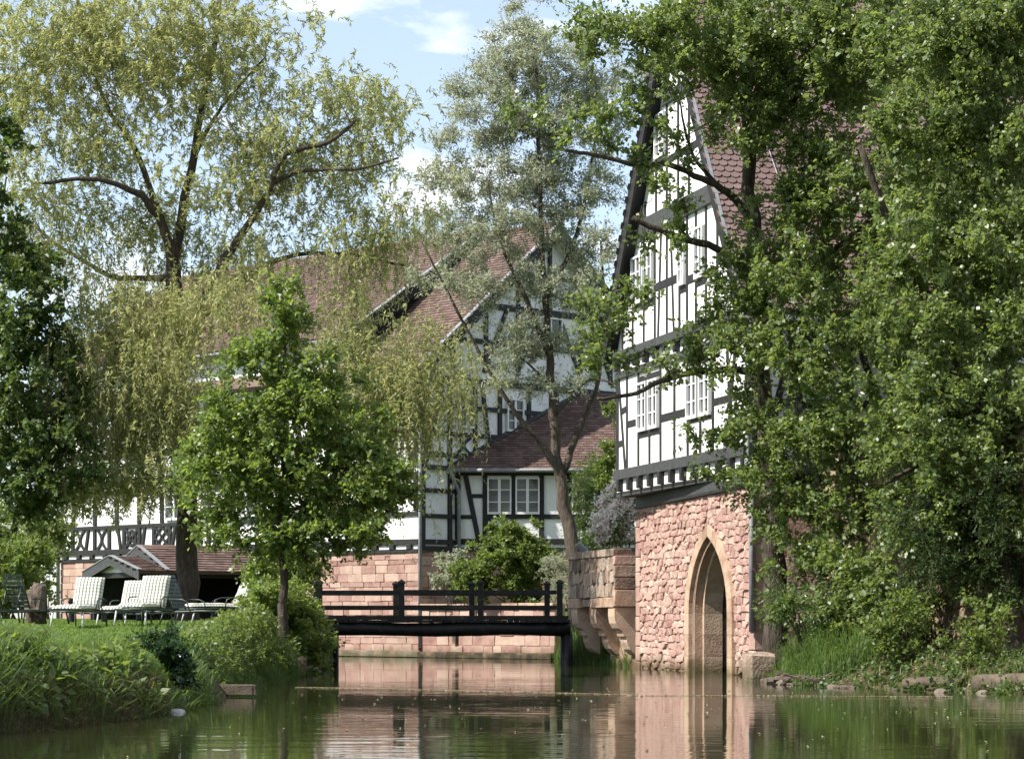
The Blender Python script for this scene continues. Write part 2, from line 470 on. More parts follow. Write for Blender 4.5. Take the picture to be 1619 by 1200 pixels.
class Plane:
    """vertical wall plane: origin O (ground point), u along the wall, z up, n outwards"""
    def __init__(s, O, u, n):
        s.O, s.u, s.n = Vector((O[0], O[1], 0)), Vector((u[0], u[1], 0)).normalized(), Vector((n[0], n[1], 0)).normalized()
    def at(s, u, z, d=0.0):
        return s.O + s.u * u + s.n * d + Vector((0, 0, z))
    def px(s, x, y, d=0.0):
        """photo pixel -> (u, z) on the plane offset by d"""
        k = (x - 809.5) / F
        o = s.O + s.n * d
        u = (o.y * k - o.x) / (s.u.x - s.u.y * k)
        Y = o.y + s.u.y * u
        return u, CH - (y - HY) / F * Y

ZV = Vector((0, 0, 1))
def beam(parent, pl, a, b_, w, depth=0.05, name='timber_post', mat='timber', d0=0.0):
    """timber between plane points a and b, width w, standing proud by depth"""
    p, q = pl.at(*a), pl.at(*b_)
    c = (p + q) / 2 + pl.n * (d0 + depth / 2 - 0.03)
    d = (q - p)
    L_ = d.length / 2
    d.normalize()
    side = pl.n.cross(d).normalized()
    return link(name, unit('beam', mat), parent, frame_m(c, d * L_, side * (w / 2), pl.n * (depth / 2 + 0.03)))

def window(parent, pl, u0, u1, z0, z1, d0=0.0, cols=2, rows=3, curtains=0.5):
    fw = 0.05
    m_ = MB()
    du, dz = (u1 - u0), (z1 - z0)
    def bar(a0, a1, b0, b1, d, th):
        m_.box(pl.at((a0 + a1) / 2, (b0 + b1) / 2, d), pl.u * (a1 - a0) / 2, pl.n * th, ZV * (b1 - b0) / 2)
    bar(u0, u0 + fw, z0, z1, d0 + 0.02, 0.045); bar(u1 - fw, u1, z0, z1, d0 + 0.02, 0.045)
    bar(u0 + fw, u1 - fw, z0, z0 + fw * 1.5, d0 + 0.022, 0.045); bar(u0 + fw, u1 - fw, z1 - fw, z1, d0 + 0.022, 0.045)
    o = m_.build('window', 'white_paint', parent)
    g = MB()
    g.box(pl.at((u0 + u1) / 2, (z0 + z1) / 2, d0 + 0.006), pl.u * (du / 2 - fw), pl.n * 0.004, ZV * (dz / 2 - fw))
    mm = MB()
    for i in range(1, cols):
        uu = u0 + du * i / cols
        w_ = 0.045 if (cols == 2 or i == cols // 2) else 0.02
        mm.box(pl.at(uu, (z0 + z1) / 2, d0 + 0.03), pl.u * w_, pl.n * 0.018, ZV * (dz / 2 - fw * 1.2))
    for j in range(1, rows):
        zz = z0 + dz * j / rows
        mm.box(pl.at((u0 + u1) / 2, zz, d0 + 0.024), pl.u * (du / 2 - fw), pl.n * 0.010, ZV * 0.014)
    mm.build('muntin', 'white_paint', o)
    # each pane of glass
    for i in range(cols):
        for j in range(rows):
            a0, a1 = u0 + fw + (du - 2 * fw) * i / cols, u0 + fw + (du - 2 * fw) * (i + 1) / cols
            b0, b1 = z0 + fw + (dz - 2 * fw) * j / rows, z0 + fw + (dz - 2 * fw) * (j + 1) / rows
            link('pane', unit('beam', 'glass'), o, frame_m(pl.at((a0 + a1) / 2, (b0 + b1) / 2, d0 + 0.004), pl.u * ((a1 - a0) / 2 - 0.002), pl.n * 0.003, ZV * ((b1 - b0) / 2 - 0.002)))
    if curtains >= 1:
        MB().box(pl.at((u0 + u1) / 2, (z0 + z1) / 2, d0 - 0.012), pl.u * (du / 2 - fw * .6), pl.n * 0.004, ZV * (dz / 2 - fw * .6)).build('curtain', 'curtain', o)
    elif curtains:
        c = MB()
        for i in range(cols):
            a0, a1 = u0 + fw + (du - 2 * fw) * i / cols, u0 + fw + (du - 2 * fw) * (i + 1) / cols
            for j in range(rows):
                zt = z0 + dz * (j + 1) / rows - 0.03
                ht = dz / rows * curtains
                n = 6
                pts = [pl.at(a0 + (a1 - a0) * k / n, zt, d0 - 0.015) for k in range(n + 1)]
                pts += [pl.at(a0 + (a1 - a0) * k / n, zt - ht * (0.55 + 0.45 * math.sin(math.pi * k / n)), d0 - 0.02) for k in range(n, -1, -1)]
                c.prism(pts, -pl.n * 0.004)
        c.build('curtain', 'curtain', o)
    return o

def place_stones(parent, items, kind, mat, name, limit=300, nvar=6):
    """items: list of (centre, ax, ay, az half axes). Largest `limit` are objects, the rest one joined part."""
    items = sorted(items, key=lambda t_: -t_[1].length * t_[3].length)
    for i, (c, ax, ay, az) in enumerate(items[:limit]):
        link(name, unit(kind + str(i % nvar), mat), parent, frame_m(c, ax, ay, az))
    rest = items[limit:]
    if rest:
        V, Fc = [], []
        for i, (c, ax, ay, az) in enumerate(rest):
            me = unit(kind + str(i % nvar), mat)
            M_ = frame_m(c, ax, ay, az)
            k = len(V)
            V += [tuple(M_ @ v.co) for v in me.vertices]
            Fc += [tuple(i_ + k for i_ in p.vertices) for p in me.polygons]
        o = link(name + '_infill', mesh_from(name + '_infill', V, Fc, mat), parent)
        o['kind'] = 'stuff'

def course_layout(u0, u1, z0, z1, hmin, hmax, wmin, wmax, keep, seed, joint=0.012, wander=0.0):
    r = random.Random(seed)
    out_, z = [], z0
    while z < z1 - 0.05:
        h = min(r.uniform(hmin, hmax), z1 - z)
        if z1 - z - h < 0.06: h = z1 - z
        u = u0
        while u < u1 - 0.04:
            w = min(r.uniform(wmin, wmax), u1 - u)
            if u1 - u - w < wmin * 0.5: w = u1 - u
            cu, cz = u + w / 2, z + h / 2
            if h > 0.2 and w < 0.3 and wander and r.random() < 0.35:
                for q in (0, 1):
                    if keep(cu, z + h * (0.25 + 0.5 * q), w, h / 2): out_.append((cu, z + h * (0.25 + 0.5 * q), w - joint, h / 2 - joint, r))
            elif keep(cu, cz, w, h):
                out_.append((cu + r.uniform(-wander, wander), cz + r.uniform(-wander, wander), w - joint, h - joint, r))
            u += w
        z += h
    return out_

def wall_stones(parent, pl, lay, kind, mat, name, d=0.0, proud=(0.01, 0.035), limit=300):
    items = []
    for cu, cz, w, h, r in lay:
        p_ = r.uniform(*proud)
        items.append((pl.at(cu, cz, d + p_ - 0.04), pl.u * (w / 2), pl.n * 0.04, ZV * (h / 2)))
    place_stones(parent, items, kind, mat, name, limit)

def tiles(parent, O, U, V, poly, tw, th, mat, name, scallop=False, thick=0.018, seed=1, single=None):
    """roof tiles on a slope. O origin, U along the eave, V up the slope (unit), poly in (u,v)"""
    r = random.Random(seed)
    Nn = U.cross(V).normalized()
    if Nn.z < 0: Nn = -Nn
    us = [p[0] for p in poly]; vs = [p[1] for p in poly]
    def inside(u, v):
        c = False
        n = len(poly)
        for i in range(n):
            (x1, y1), (x2, y2) = poly[i], poly[(i + 1) % n]
            if (y1 > v) != (y2 > v) and u < (x2 - x1) * (v - y1) / (y2 - y1) + x1: c = not c
        return c
    Vv, Fc = [], []
    shared, count = None, 0
    row = 0
    v = min(vs)
    while v < max(vs):
        u = min(us) - (tw / 2 if row % 2 else 0)
        while u < max(us):
            if inside(u + tw / 2, v + th / 2):
                lift = thick + r.uniform(0, 0.008)
                du = r.uniform(-0.006, 0.006)
                k = len(Vv)
                g = 0.004
                if scallop:
                    low = [(g, 0.40), (tw * 0.18, 0.13), (tw * 0.5, 0.0), (tw * 0.82, 0.13), (tw - g, 0.40)]
                    low = [(a, b_ * th) for a, b_ in low]
                else:
                    low = [(g, 0.0), (tw - g, 0.0)]
                n = len(low)
                if single and count < 300 and single(O + U * u + V * v):
                    if shared is None:
                        vs_ = [(a, b_, .034) for a, b_ in low] + [(tw - g, th * 1.25, .010), (g, th * 1.25, .010)] + [(a, b_, 0.0) for a, b_ in low]
                        fs_ = [tuple(range(n + 2))] + [(i, n + 2 + i, n + 3 + i, i + 1) for i in range(n - 1)]
                        shared = mesh_from('roof_tile', vs_, fs_, mat)
                    link('roof_tile', shared, parent, frame_m(O + U * (u + du) + V * v + Nn * (lift - thick), U, V, Nn))
                    count += 1; u += tw
                    continue
                for a, b_ in low: Vv.append(tuple(O + U * (u + a + du) + V * (v + b_) + Nn * (lift + 0.016)))
                for a in (tw - g, g): Vv.append(tuple(O + U * (u + a + du) + V * (v + th * 1.25) + Nn * (0.010)))
                for a, b_ in low: Vv.append(tuple(O + U * (u + a + du) + V * (v + b_) + Nn * 0.0))
                Fc.append(tuple(range(k, k + n + 2)))
                for i in range(n - 1): Fc.append((k + i, k + n + 2 + i, k + n + 3 + i, k + i + 1))
            u += tw
        v += th
        row += 1
    o = link(name, mesh_from(name, Vv, Fc, mat), parent)
    o['kind'] = 'stuff'
    return o

def downpipe(parent, pts, r=0.05, mat='zinc'):
    return MB().tube(pts, [r] * len(pts), 10).build('downpipe', mat, parent, True)

def voronoi_cells(u0, u1, z0, z1, sx, sz, seed, jit=.34, grow_=1.0):
    """irregular convex stone outlines filling a rectangle"""
    r = random.Random(seed)
    pts = []
    nz_ = max(1, int((z1 - z0) / sz)); 
    for j in range(nz_):
        w = sx * r.uniform(.7, 1.35)
        nu = max(1, int((u1 - u0) / w)); off = r.uniform(-.5, .5)
        for i in range(nu + 1):
            u = u0 + (i + .25 + off * .5) * (u1 - u0) / nu + r.uniform(-jit, jit) * w
            z = z0 + (j + .5) * (z1 - z0) / nz_ + r.uniform(-jit, jit) * sz * .8
            if u0 < u < u1 and z0 < z < z1: pts.append((u, z))
    ar_ = sx / sz * .95     # flatten cells
    cells = []
    for i, (u, z) in enumerate(pts):
        poly = [(u0, z0), (u1, z0), (u1, z1), (u0, z1)]
        near = sorted(range(len(pts)), key=lambda k: (pts[k][0] - u) ** 2 + ((pts[k][1] - z) * ar_) ** 2)[1:16]
        for k in near:
            pu, pz = pts[k]
            mu_, mz = (u + pu) / 2, (z + pz) / 2
            nu_, nz2 = pu - u, (pz - z) * ar_ * ar_
            new = []
            for e in range(len(poly)):
                A, B = poly[e], poly[(e + 1) % len(poly)]
                da = (A[0] - mu_) * nu_ + (A[1] - mz) * nz2
                db = (B[0] - mu_) * nu_ + (B[1] - mz) * nz2
                if da <= 0: new.append(A)
                if (da < 0 < db) or (db < 0 < da):
                    t_ = da / (da - db)
                    new.append((A[0] + (B[0] - A[0]) * t_, A[1] + (B[1] - A[1]) * t_))
            poly = new
            if len(poly) < 3: break
        if len(poly) >= 3: cells.append(((u, z), poly))
    return cells

def rubble(parent, pl, cells, mat, name, seed, keep=None, joint=.014, proud=(.01, .05), limit=300, d=0.0):
    r = random.Random(seed)
    its = []
    for (c, poly) in cells:
        cu = sum(p[0] for p in poly) / len(poly); cz = sum(p[1] for p in poly) / len(poly)
        if keep and not keep(cu, cz, poly): continue
        ar2 = abs(sum(poly[i][0] * poly[(i + 1) % len(poly)][1] - poly[(i + 1) % len(poly)][0] * poly[i][1] for i in range(len(poly)))) / 2
        if ar2 < .003: continue
        its.append((ar2, cu, cz, poly))
    its.sort(key=lambda t_: -t_[0])
    rest = MB()
    for k, (ar2, cu, cz, poly) in enumerate(its):
        n = len(poly)
        pr = r.uniform(*proud)
        tilt_u, tilt_z = r.uniform(-.12, .12), r.uniform(-.14, .10)
        V = []
        for ring, (ins, dep) in enumerate(((joint * .5, -.06), (joint * .7, pr * .55), (joint * .5 + .022, pr))):
            for (u, z) in poly:
                du, dz = u - cu, z - cz
                l = math.hypot(du, dz) + 1e-6
                f_ = max(.35, (l - ins * 1.35) / l)
                dd = dep + (tilt_u * du + tilt_z * dz if ring == 2 else 0) + (r.uniform(-.006, .006) if ring else 0)
                V.append(pl.at(cu + du * f_, cz + dz * f_, d + dd))
        V.append(pl.at(cu, cz, d + pr + r.uniform(-.004, .012)))
        Fc = [(q_ * n + i, q_ * n + (i + 1) % n, (q_ + 1) * n + (i + 1) % n, (q_ + 1) * n + i) for q_ in (0, 1) for i in range(n)]
        Fc += [(2 * n + i, 2 * n + (i + 1) % n, 3 * n) for i in range(n)]
        if k < limit: MB().add(V, Fc).build(name, mat, parent)
        else: rest.add(V, Fc)
    if rest.v:
        o = rest.build(name + '_infill', mat, parent); o['kind'] = 'stuff'

# ------------------------------------------------------------------ terrain and water
LB = [(-50, -9), (0, -6.6), (18, -5.7), (24.3, -4.9), (29.4, -3.95), (35, -3.85), (41, -3.95), (48, -4.1), (62, -4.5), (70, -4.9), (76, -7.5), (84, -8.0), (200, -8.0)]
RB = [(-50, 14), (0, 12), (30, 9.2), (37, 7.4), (43, 4.75), (47, 4.5), (49.5, 4.9), (51, 7.6), (61, 7.6), (62.6, 2.75), (64.6, 2.4), (69, 1.5), (73, 1.25), (76.5, 1.15), (200, 1.1)]
LBa, RBa = np.array(LB), np.array(RB)
NW = [(-200, 83.0), (-8, 84.5), (-6.2, 84.0), (-2.98, 80.8), (1.2, 76.0), (200, 74)]   # moat end along the walls
NWa = np.array(NW)
def ground_z(x, y):
    xl = np.interp(y, LBa[:, 0], LBa[:, 1]); xr = np.interp(y, RBa[:, 0], RBa[:, 1])
    yn = np.interp(x, NWa[:, 0], NWa[:, 1])
    dl, dr, dn = xl - x, x - xr, y - yn
    def bank(d, top, w):
        s = np.clip(d / w, 0, 1)
        return -0.25 + (top + 0.25) * (s * s * (3 - 2 * s)) ** 0.75
    lawn = np.interp(y, [0, 30, 38, 45, 52, 70, 100], [0.55, 0.62, 0.78, 0.90, 1.0, 1.15, 1.3])
    wiggle = 0.05 * np.sin(x * 1.7 + y * 0.9) + 0.04 * np.sin(x * 0.6 - y * 2.1)
    zl = bank(dl, lawn + wiggle * np.clip(1.6 - dl * 0.3, 0, 1), np.interp(y, [28, 33, 38, 45, 60], [0.7, .8, 1.2, 1.2, 0.9]))
    rt = np.interp(y, [0, 40, 50, 62, 64, 90], [0.6, 0.42, 0.75, 1.2, 1.55, 1.6])
    zr = bank(dr, rt + wiggle, np.interp(y, [30, 48, 62, 66, 76], [2.6, 2.2, 1.0, 1.3, 1.3]))
    zn = np.where(dn > 0.75, 1.55, -1.2)
    z = np.full_like(x, -1.2)
    z = np.where(dl > 0, zl, z)
    z = np.where(dr > 0, zr, z)
    z = np.where((dn > 0) & (x > -8) & ((dl <= 0) | (zl < zn)) & ((dr <= 0) | (zr < zn)), zn, z)
    return z
def gz(x, y):
    return float(ground_z(np.array([float(x)]), np.array([float(y)]))[0])

xs = np.concatenate([np.array([-3000, -1200, -500, -220, -110, -60, -40, -30, -24, -20]), np.arange(-17, 17.01, 0.3), np.array([20, 24, 30, 40, 60, 110, 220, 500, 1200, 3000])])
ys = np.concatenate([np.array([-2000, -600, -200, -60, -20, 0, 8, 14]), np.arange(17, 92.01, 0.4), np.array([96, 102, 110, 125, 150, 200, 300, 600, 1400, 4000])])
GX, GY = np.meshgrid(xs, ys)
GZ = ground_z(GX.ravel(), GY.ravel()).reshape(GX.shape)
# buildings stand on closed ground only outside the boathouse basin
nx, ny = len(xs), len(ys)
gv = np.stack([GX.ravel(), GY.ravel(), GZ.ravel()], 1)
gf = [(j * nx + i, j * nx + i + 1, (j + 1) * nx + i + 1, (j + 1) * nx + i) for j in range(ny - 1) for i in range(nx - 1)]
go = link('ground', mesh_from('ground', gv.tolist(), gf, 'ground_cover', True))
tag(go, 'green lawn and grassy river banks around the moat', 'ground', kind='structure')

wv, wf = [], []
wx = [-12, 34]; wy = [-30, 86]
w_ = link('water', mesh_from('water', [(wx[0], wy[0], 0), (wx[1], wy[0], 0), (wx[1], wy[1], 0), (wx[0], wy[1], 0)], [(0, 1, 2, 3)], 'water_surface'))
tag(w_, 'still greenish moat water reflecting trees and walls', 'water', kind='structure')

# ------------------------------------------------------------------ tall half-timbered house at the water (right)
A_ = Vector((2.55, 61.5, 0))
HP = Plane(A_, (0.2448, -0.9696), (-0.9696, -0.2448))
HW, HZ0, HE, HR = 9.8, 4.2, 7.62, 15.0
BK = -HP.n
house = thing('half_timbered_house', tuple(HP.at(5, -0.5)), 'tall white half-timbered gable house rising over the pointed water arch', 'house')
DEP = 13.0
m_ = MB()
m_.prism([HP.at(0, HZ0), HP.at(HW, HZ0), HP.at(HW, HE), HP.at(HW / 2, HR), HP.at(0, HE)], BK * DEP)
m_.build('wall', 'plaster', house)

def hu(x, d=0.0): return HP.px(x, 700, d)[0]
def hz(x, y, d=0.0): return HP.px(x, y, d)[1]
# sill zone: joist ends on white band, heavy girder
def hbeam(a, b, w, depth=0.05, name='timber_post', mat='timber'):
    return beam(house, HP, a, b, w, .012 + depth * .25 if depth < .065 else depth, name, mat)
hbeam((0, 4.22), (HW, 4.22), 0.06, 0.05, 'timber_rail')
hbeam((0, 4.66), (HW, 4.66), 0.24, 0.10, 'girder', 'timber_grey')
for i, u in enumerate(np.linspace(0.45, HW - 0.35, 12)):
    link('joist_end', unit('beam', 'timber'), house, frame_m(HP.at(u, 4.395, 0.02), HP.u * 0.075, HP.n * 0.11, ZV * 0.145))
# ground storey posts
ZT = 6.98
posts = [992, 1010, 1027.5, 1045, 1067, 1088, 1108, 1128]
up = [hu(x) for x in posts]
hbeam((0.08, 4.78), (0.08, ZT), 0.20)
hbeam((HW - 0.1, 4.78), (HW - 0.1, ZT), 0.22)
for u in up: hbeam((u, 4.78), (u, ZT), 0.12)
hbeam((hu(989), 4.78), (hu(979), ZT), 0.13, 0.045, 'timber_brace')
hbeam((hu(1158), 4.78), (hu(1150), ZT), 0.15, 0.045, 'timber_brace')
hbeam((hu(1150), 4.78), (hu(1164), ZT), 0.15, 0.043, 'timber_brace')
hbeam((0.15, hz(975, 703)), (hu(986), hz(986, 700)), 0.14, 0.04, 'timber_rail')
hbeam((hu(984), hz(985, 650)), (up[0], hz(990, 646)), 0.14, 0.04, 'timber_rail')
hbeam((up[0], hz(1000, 669)), (up[1], hz(1000, 669)), 0.15, 0.04, 'timber_rail')
hbeam((up[1], hz(1027, 684)), (up[3], hz(1027, 684)), 0.14, 0.055, 'timber_rail')
hbeam((up[3], hz(1067, 656)), (up[5], hz(1067, 656)), 0.17, 0.04, 'timber_rail')
hbeam((up[5], hz(1108, 660)), (up[7], hz(1108, 660)), 0.14, 0.055, 'timber_rail')
hbeam((up[7], hz(1140, 633)), (HW - .2, hz(1140, 633)), 0.15, 0.04, 'timber_rail')
zw0, zw1 = hz(1027, 680), hz(1027, 602)
window(house, HP, up[1] + .08, up[2] - .08, zw0, zw1, 0.03, 2, 3, 1.0)
window(house, HP, up[2] + .08, up[3] - .08, zw0, zw1, 0.03, 2, 3, 1.0)
window(house, HP, up[5] + .08, up[6] - .08, zw0, zw1, 0.03, 2, 3, 1.0)
window(house, HP, up[6] + .08, up[7] - .08, zw0, zw1, 0.03, 2, 3, 1.0)
hbeam((up[1], zw1 + .10), (up[3], zw1 + .10), 0.13, 0.055, 'timber_rail')
hbeam((up[5], zw1 + .10), (up[7], zw1 + .10), 0.13, 0.055, 'timber_rail')
# plate, joist band, upper girder
hbeam((0, 7.06), (HW, 7.06), 0.17, 0.07, 'girder', 'timber_grey')
hbeam((-.05, 7.52), (HW + .05, 7.52), 0.20, 0.16, 'girder', 'timber_grey')
for u in np.linspace(0.25, HW - 0.25, 13):
    link('joist_end', unit('beam', 'timber'), house, frame_m(HP.at(u, 7.285, 0.02), HP.u * 0.07, HP.n * 0.12, ZV * 0.13))
# gable storeys
def glim(z):   # left u of the gable at height z
    return max(0.0, (z - HE) / (HR - HE) * HW / 2)
Z2 = 10.35
g_posts = [hu(x) for x in (985, 1001, 1018.5, 1036, 1055, 1075, 1087, 1101, 1117, 1135)]
for u in g_posts:
    top = min(10.15, HE + (HR - HE) * (min(u, HW - u)) / (HW / 2) - 0.25)
    if top > 7.9: hbeam((u, 7.62), (u, top), 0.11)
hbeam((hu(1041), 7.62), (hu(1046), 10.1), 0.10, 0.045, 'timber_brace')
hbeam((hu(1066), 7.62), (hu(1061), 10.1), 0.10, 0.045, 'timber_brace')
hbeam((glim(10.35) + .15, 10.32), (HW - glim(10.35) - .15, 10.32), 0.42, 0.09, 'girder', 'timber_grey')
w30, w31 = hz(1018, 478), hz(1018, 402)
window(house, HP, g_posts[1] + .07, g_posts[2] - .07, w30, w31, 0.03, 2, 3, 1.0)
window(house, HP, g_posts[2] + .07, g_posts[3] - .07, w30, w31, 0.03, 2, 3, 1.0)
window(house, HP, g_posts[5] + .07, g_posts[6] - .04, w30, w31, 0.03, 2, 3, 1.0)
window(house, HP, g_posts[7] + .07, g_posts[8] - .07, w30, w31, 0.03, 2, 3, 1.0)
for a, b_ in ((1, 3), (5, 6), (7, 8)):
    hbeam((g_posts[a], w30 - .08), (g_posts[b_], w30 - .08), 0.13, 0.055, 'timber_rail')
hbeam((g_posts[3], hz(1055, 447)), (g_posts[5], hz(1055, 447)), 0.18, 0.04, 'timber_rail')
hbeam((g_posts[6], hz(1095, 440)), (g_posts[7], hz(1095, 440)), 0.18, 0.04, 'timber_rail')
hbeam((g_posts[8], hz(1127, 430)), (g_posts[9], hz(1127, 430)), 0.18, 0.04, 'timber_rail')
g3 = [hu(x) for x in (1021, 1038, 1055, 1073, 1090)]
for u in g3:
    top = min(12.9, HE + (HR - HE) * (min(u, HW - u)) / (HW / 2) - 0.25)
    if top > 10.7: hbeam((u, 10.53), (u, top), 0.11)
hbeam((glim(11.65) + .2, 11.6), (g3[1], 11.6), 0.16, 0.04, 'timber_rail')
hbeam((g3[1], 11.6), (g3[3], 11.6), 0.16, 0.052, 'timber_rail')
hbeam((g3[3], 11.6), (HW - glim(11.65) - .2, 11.6), 0.16, 0.04, 'timber_rail')
window(house, HP, g3[1] + .07, g3[2] - .07, 11.74, 12.75, 0.03, 2, 3, 1.0)
hbeam((glim(13.0) + .15, 13.0), (HW - glim(13.0) - .15, 13.0), 0.26, 0.08, 'girder', 'timber_grey')
hbeam((HW / 2, 13.14), (HW / 2, 14.6), 0.14)
# roof
slopeL = Vector(HP.u) * (HW / 2) + ZV * (HR - HE)
slen = slopeL.length
for side in (0, 1):
    if side == 0:
        V_ = (HP.u * (HW / 2) + ZV * (HR - HE)).normalized(); E_ = HP.at(0, HE)
    else:
        V_ = (-HP.u * (HW / 2) + ZV * (HR - HE)).normalized(); E_ = HP.at(HW, HE)
    Nn = V_.cross(BK)
    if Nn.z < 0: Nn = -Nn
    O_ = E_ - V_ * 0.30 + HP.n * 0.30 + Nn * 0.03
    LL = slen + 0.30 + 0.02
    sl = MB().prism([O_, O_ + BK * (DEP + .9), O_ + BK * (DEP + .9) + V_ * LL, O_ + V_ * LL], Nn * 0.16)
    sl.build('roof', 'timber', house)
    if True:
        tiles(house, O_ + Nn * 0.165, BK, V_, [(0, 0), (DEP + .9, 0), (DEP + .9, LL), (0, LL)], 0.20, 0.165, 'tile_slate', 'roof_tiles', True, 0.02, 5,
              (lambda p: 1112 < 809.5 + p.x / p.y * F < 1262 and 110 < HY - (p.z - CH) / p.y * F < 300) if side else None)
    bb = MB().prism([O_ - HP.n * -0.03 - Nn * 0.14, O_ - HP.n * -0.03 + Nn * 0.18, O_ - HP.n * -0.03 + Nn * 0.18 + V_ * LL, O_ - HP.n * -0.03 - Nn * 0.14 + V_ * LL], -HP.n * 0.06)
    bb.build('barge_board', 'timber', house)
    fl = MB().prism([O_ + Nn * 0.19 + HP.n * .05, O_ + Nn * 0.205 + HP.n * .05, O_ + Nn * 0.205 + V_ * LL + HP.n * .05, O_ + Nn * 0.19 + V_ * LL + HP.n * .05], BK * 0.07)
    fl.build('verge_flashing', 'zinc', house)
MB().tube([HP.at(HW / 2, HR + 0.28, 0.45), HP.at(HW / 2, HR + 0.28, -DEP - .4)], [0.12, 0.12], 8).build('ridge_cap', 'tile_slate', house, True)
# gutter and lightning rod cable on the slate
gE = HP.at(HW + 0.27, HE - 0.28)
MB().tube([gE + HP.n * .4, gE + BK * (DEP + .4)], [0.075, 0.075], 8).build('gutter', 'zinc', house, True)
Vr = (-HP.u * (HW / 2) + ZV * (HR - HE)).normalized()
Nr = Vr.cross(BK); Nr = Nr if Nr.z > 0 else -Nr
MB().tube([HP.at(HW, HE) + BK * 1.4 + Nr * .27 - Vr * .4, HP.at(HW / 2, HR) + BK * 0.8 + Nr * .27], [0.010, 0.010], 5).build('lightning_cable', 'zinc', house)
# side wall timbers
SPl = Plane(HP.at(HW, 0), BK, HP.u)
for u in (0.12, 1.0, 2.1, 3.2, 4.3, 5.4, 6.6, 8.0):
    beam(house, SPl, (u, 4.35), (u, 7.3), 0.15)
for z in (4.3, 5.6, 7.3):
    beam(house, SPl, (0, z), (9, z), 0.2, 0.045, 'timber_rail')
beam(house, SPl, (0.2, 4.4), (0.95, 7.2), 0.14, 0.04, 'timber_brace')
beam(house, SPl, (3.2, 4.4), (2.2, 7.2), 0.14, 0.04, 'timber_brace')

# stone base with the pointed water arch
SP = Plane((3.05, 61.7), (0.1795, -0.9838), (-0.9838, -0.1795))
SW, ST = 10.56, 3.86
ua, ub, zs, za = 5.53, 8.37, 1.30, 2.84
def arch_pts(off, n=9, zbot=-1.2):
    a = (ub - ua) / 2 + off
    R_ = (za - zs) + off * .62
    r_ = a * 1.75
    cu = (ua + ub) / 2
    R0_ = math.sqrt(r_ * r_ - (r_ - a) ** 2)
    th1 = math.asin(R0_ / r_)
    left = [(cu - a + r_ - r_ * math.cos(th1 * k / n), zs + R_ / R0_ * r_ * math.sin(th1 * k / n)) for k in range(n + 1)]
    right = [(2 * cu - u, z) for u, z in left[:-1]][::-1]
    return [(cu - a, zbot)] + left + right + [(cu + a, zbot)]
ap = arch_pts(0.0)
out_poly = [(0, -1.2)] + ap + [(SW, -1.2), (SW, ST), (0, ST)]
mb = MB()
mb.prism([SP.at(u, z, -0.02) for u, z in out_poly], -SP.n * 0.66)
mb.build('base_wall', 'mortar', house)
SB = (-SP.n)
# flanking base walls
mb = MB(); mb.prism([SP.at(0, -1.2, -.68), SP.at(0, ST, -.68), SP.at(0, ST, -12.5), SP.at(0, -1.2, -12.5)], SP.u * 0.6); mb.build('base_wall', 'mortar', house)
mb = MB(); mb.prism([SP.at(SW - .6, -1.2, -.68), SP.at(SW - .6, ST, -.68), SP.at(SW - .6, ST, -12.5), SP.at(SW - .6, -1.2, -12.5)], SP.u * 0.6); mb.build('base_wall', 'mortar', house)
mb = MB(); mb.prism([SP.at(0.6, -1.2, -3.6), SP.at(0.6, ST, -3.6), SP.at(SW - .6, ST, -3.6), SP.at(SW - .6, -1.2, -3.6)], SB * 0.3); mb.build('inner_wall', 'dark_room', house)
mb = MB(); mb.box(SP.at(SW / 2, ST + .03, -6.0), SP.u * (SW / 2 - .02), SP.n * 6.1, ZV * 0.03); mb.build('ceiling_slab', 'timber', house)
# dark sole beam under the jetty
beam(house, SP, (0.0, ST + .16), (SW, ST + .16), 0.34, 0.04, 'sole_beam', 'timber_grey')
jb = MB(); jb.prism([SP.at(0, 4.14, -.1), SP.at(SW - .3, 4.14, -.1), HP.at(HW - .02, 4.14, .02), HP.at(0.02, 4.14, .02)], ZV * 0.05); jb.build('jetty_soffit', 'timber_grey', house)
fo = arch_pts(0.72)
def in_poly(poly, u, v):
    c = False
    n = len(poly)
    for i in range(n):
        (x1, y1), (x2, y2) = poly[i], poly[(i + 1) % n]
        if (y1 > v) != (y2 > v) and u < (x2 - x1) * (v - y1) / (y2 - y1) + x1: c = not c
    return c
fo2 = arch_pts(0.60)
def keep_arch(cu, cz, w, h):
    return not any(in_poly(fo2, cu + sx * w * .5, cz + sz * h * .5) for sx in (-1, 0, 1) for sz in (-1, 0, 1))
fo3 = arch_pts(0.57)
def keep_v(cu, cz, poly):
    return not in_poly(fo3, cu, cz)
rubble(house, SP, voronoi_cells(0.40, SW - 0.40, -.15, ST, .36, .155, 21), 'rubble', 'rubble_stone', 22, keep_v, .013, (.0, .042), 300)
# quoins
z = -0.2; i = 0
while z < ST - 0.05:
    h = min(0.36, ST - z); w = 0.42 if i % 2 else 0.40
    for u in (w / 2 - .01, SW - w / 2 + .01):
        link('quoin', unit('block%d' % (i % 6), 'ashlar'), house, frame_m(SP.at(u, z + h / 2, -0.10), SP.u * (w / 2), SP.n * 0.14, ZV * (h / 2 - .008)))
    z += h; i += 1
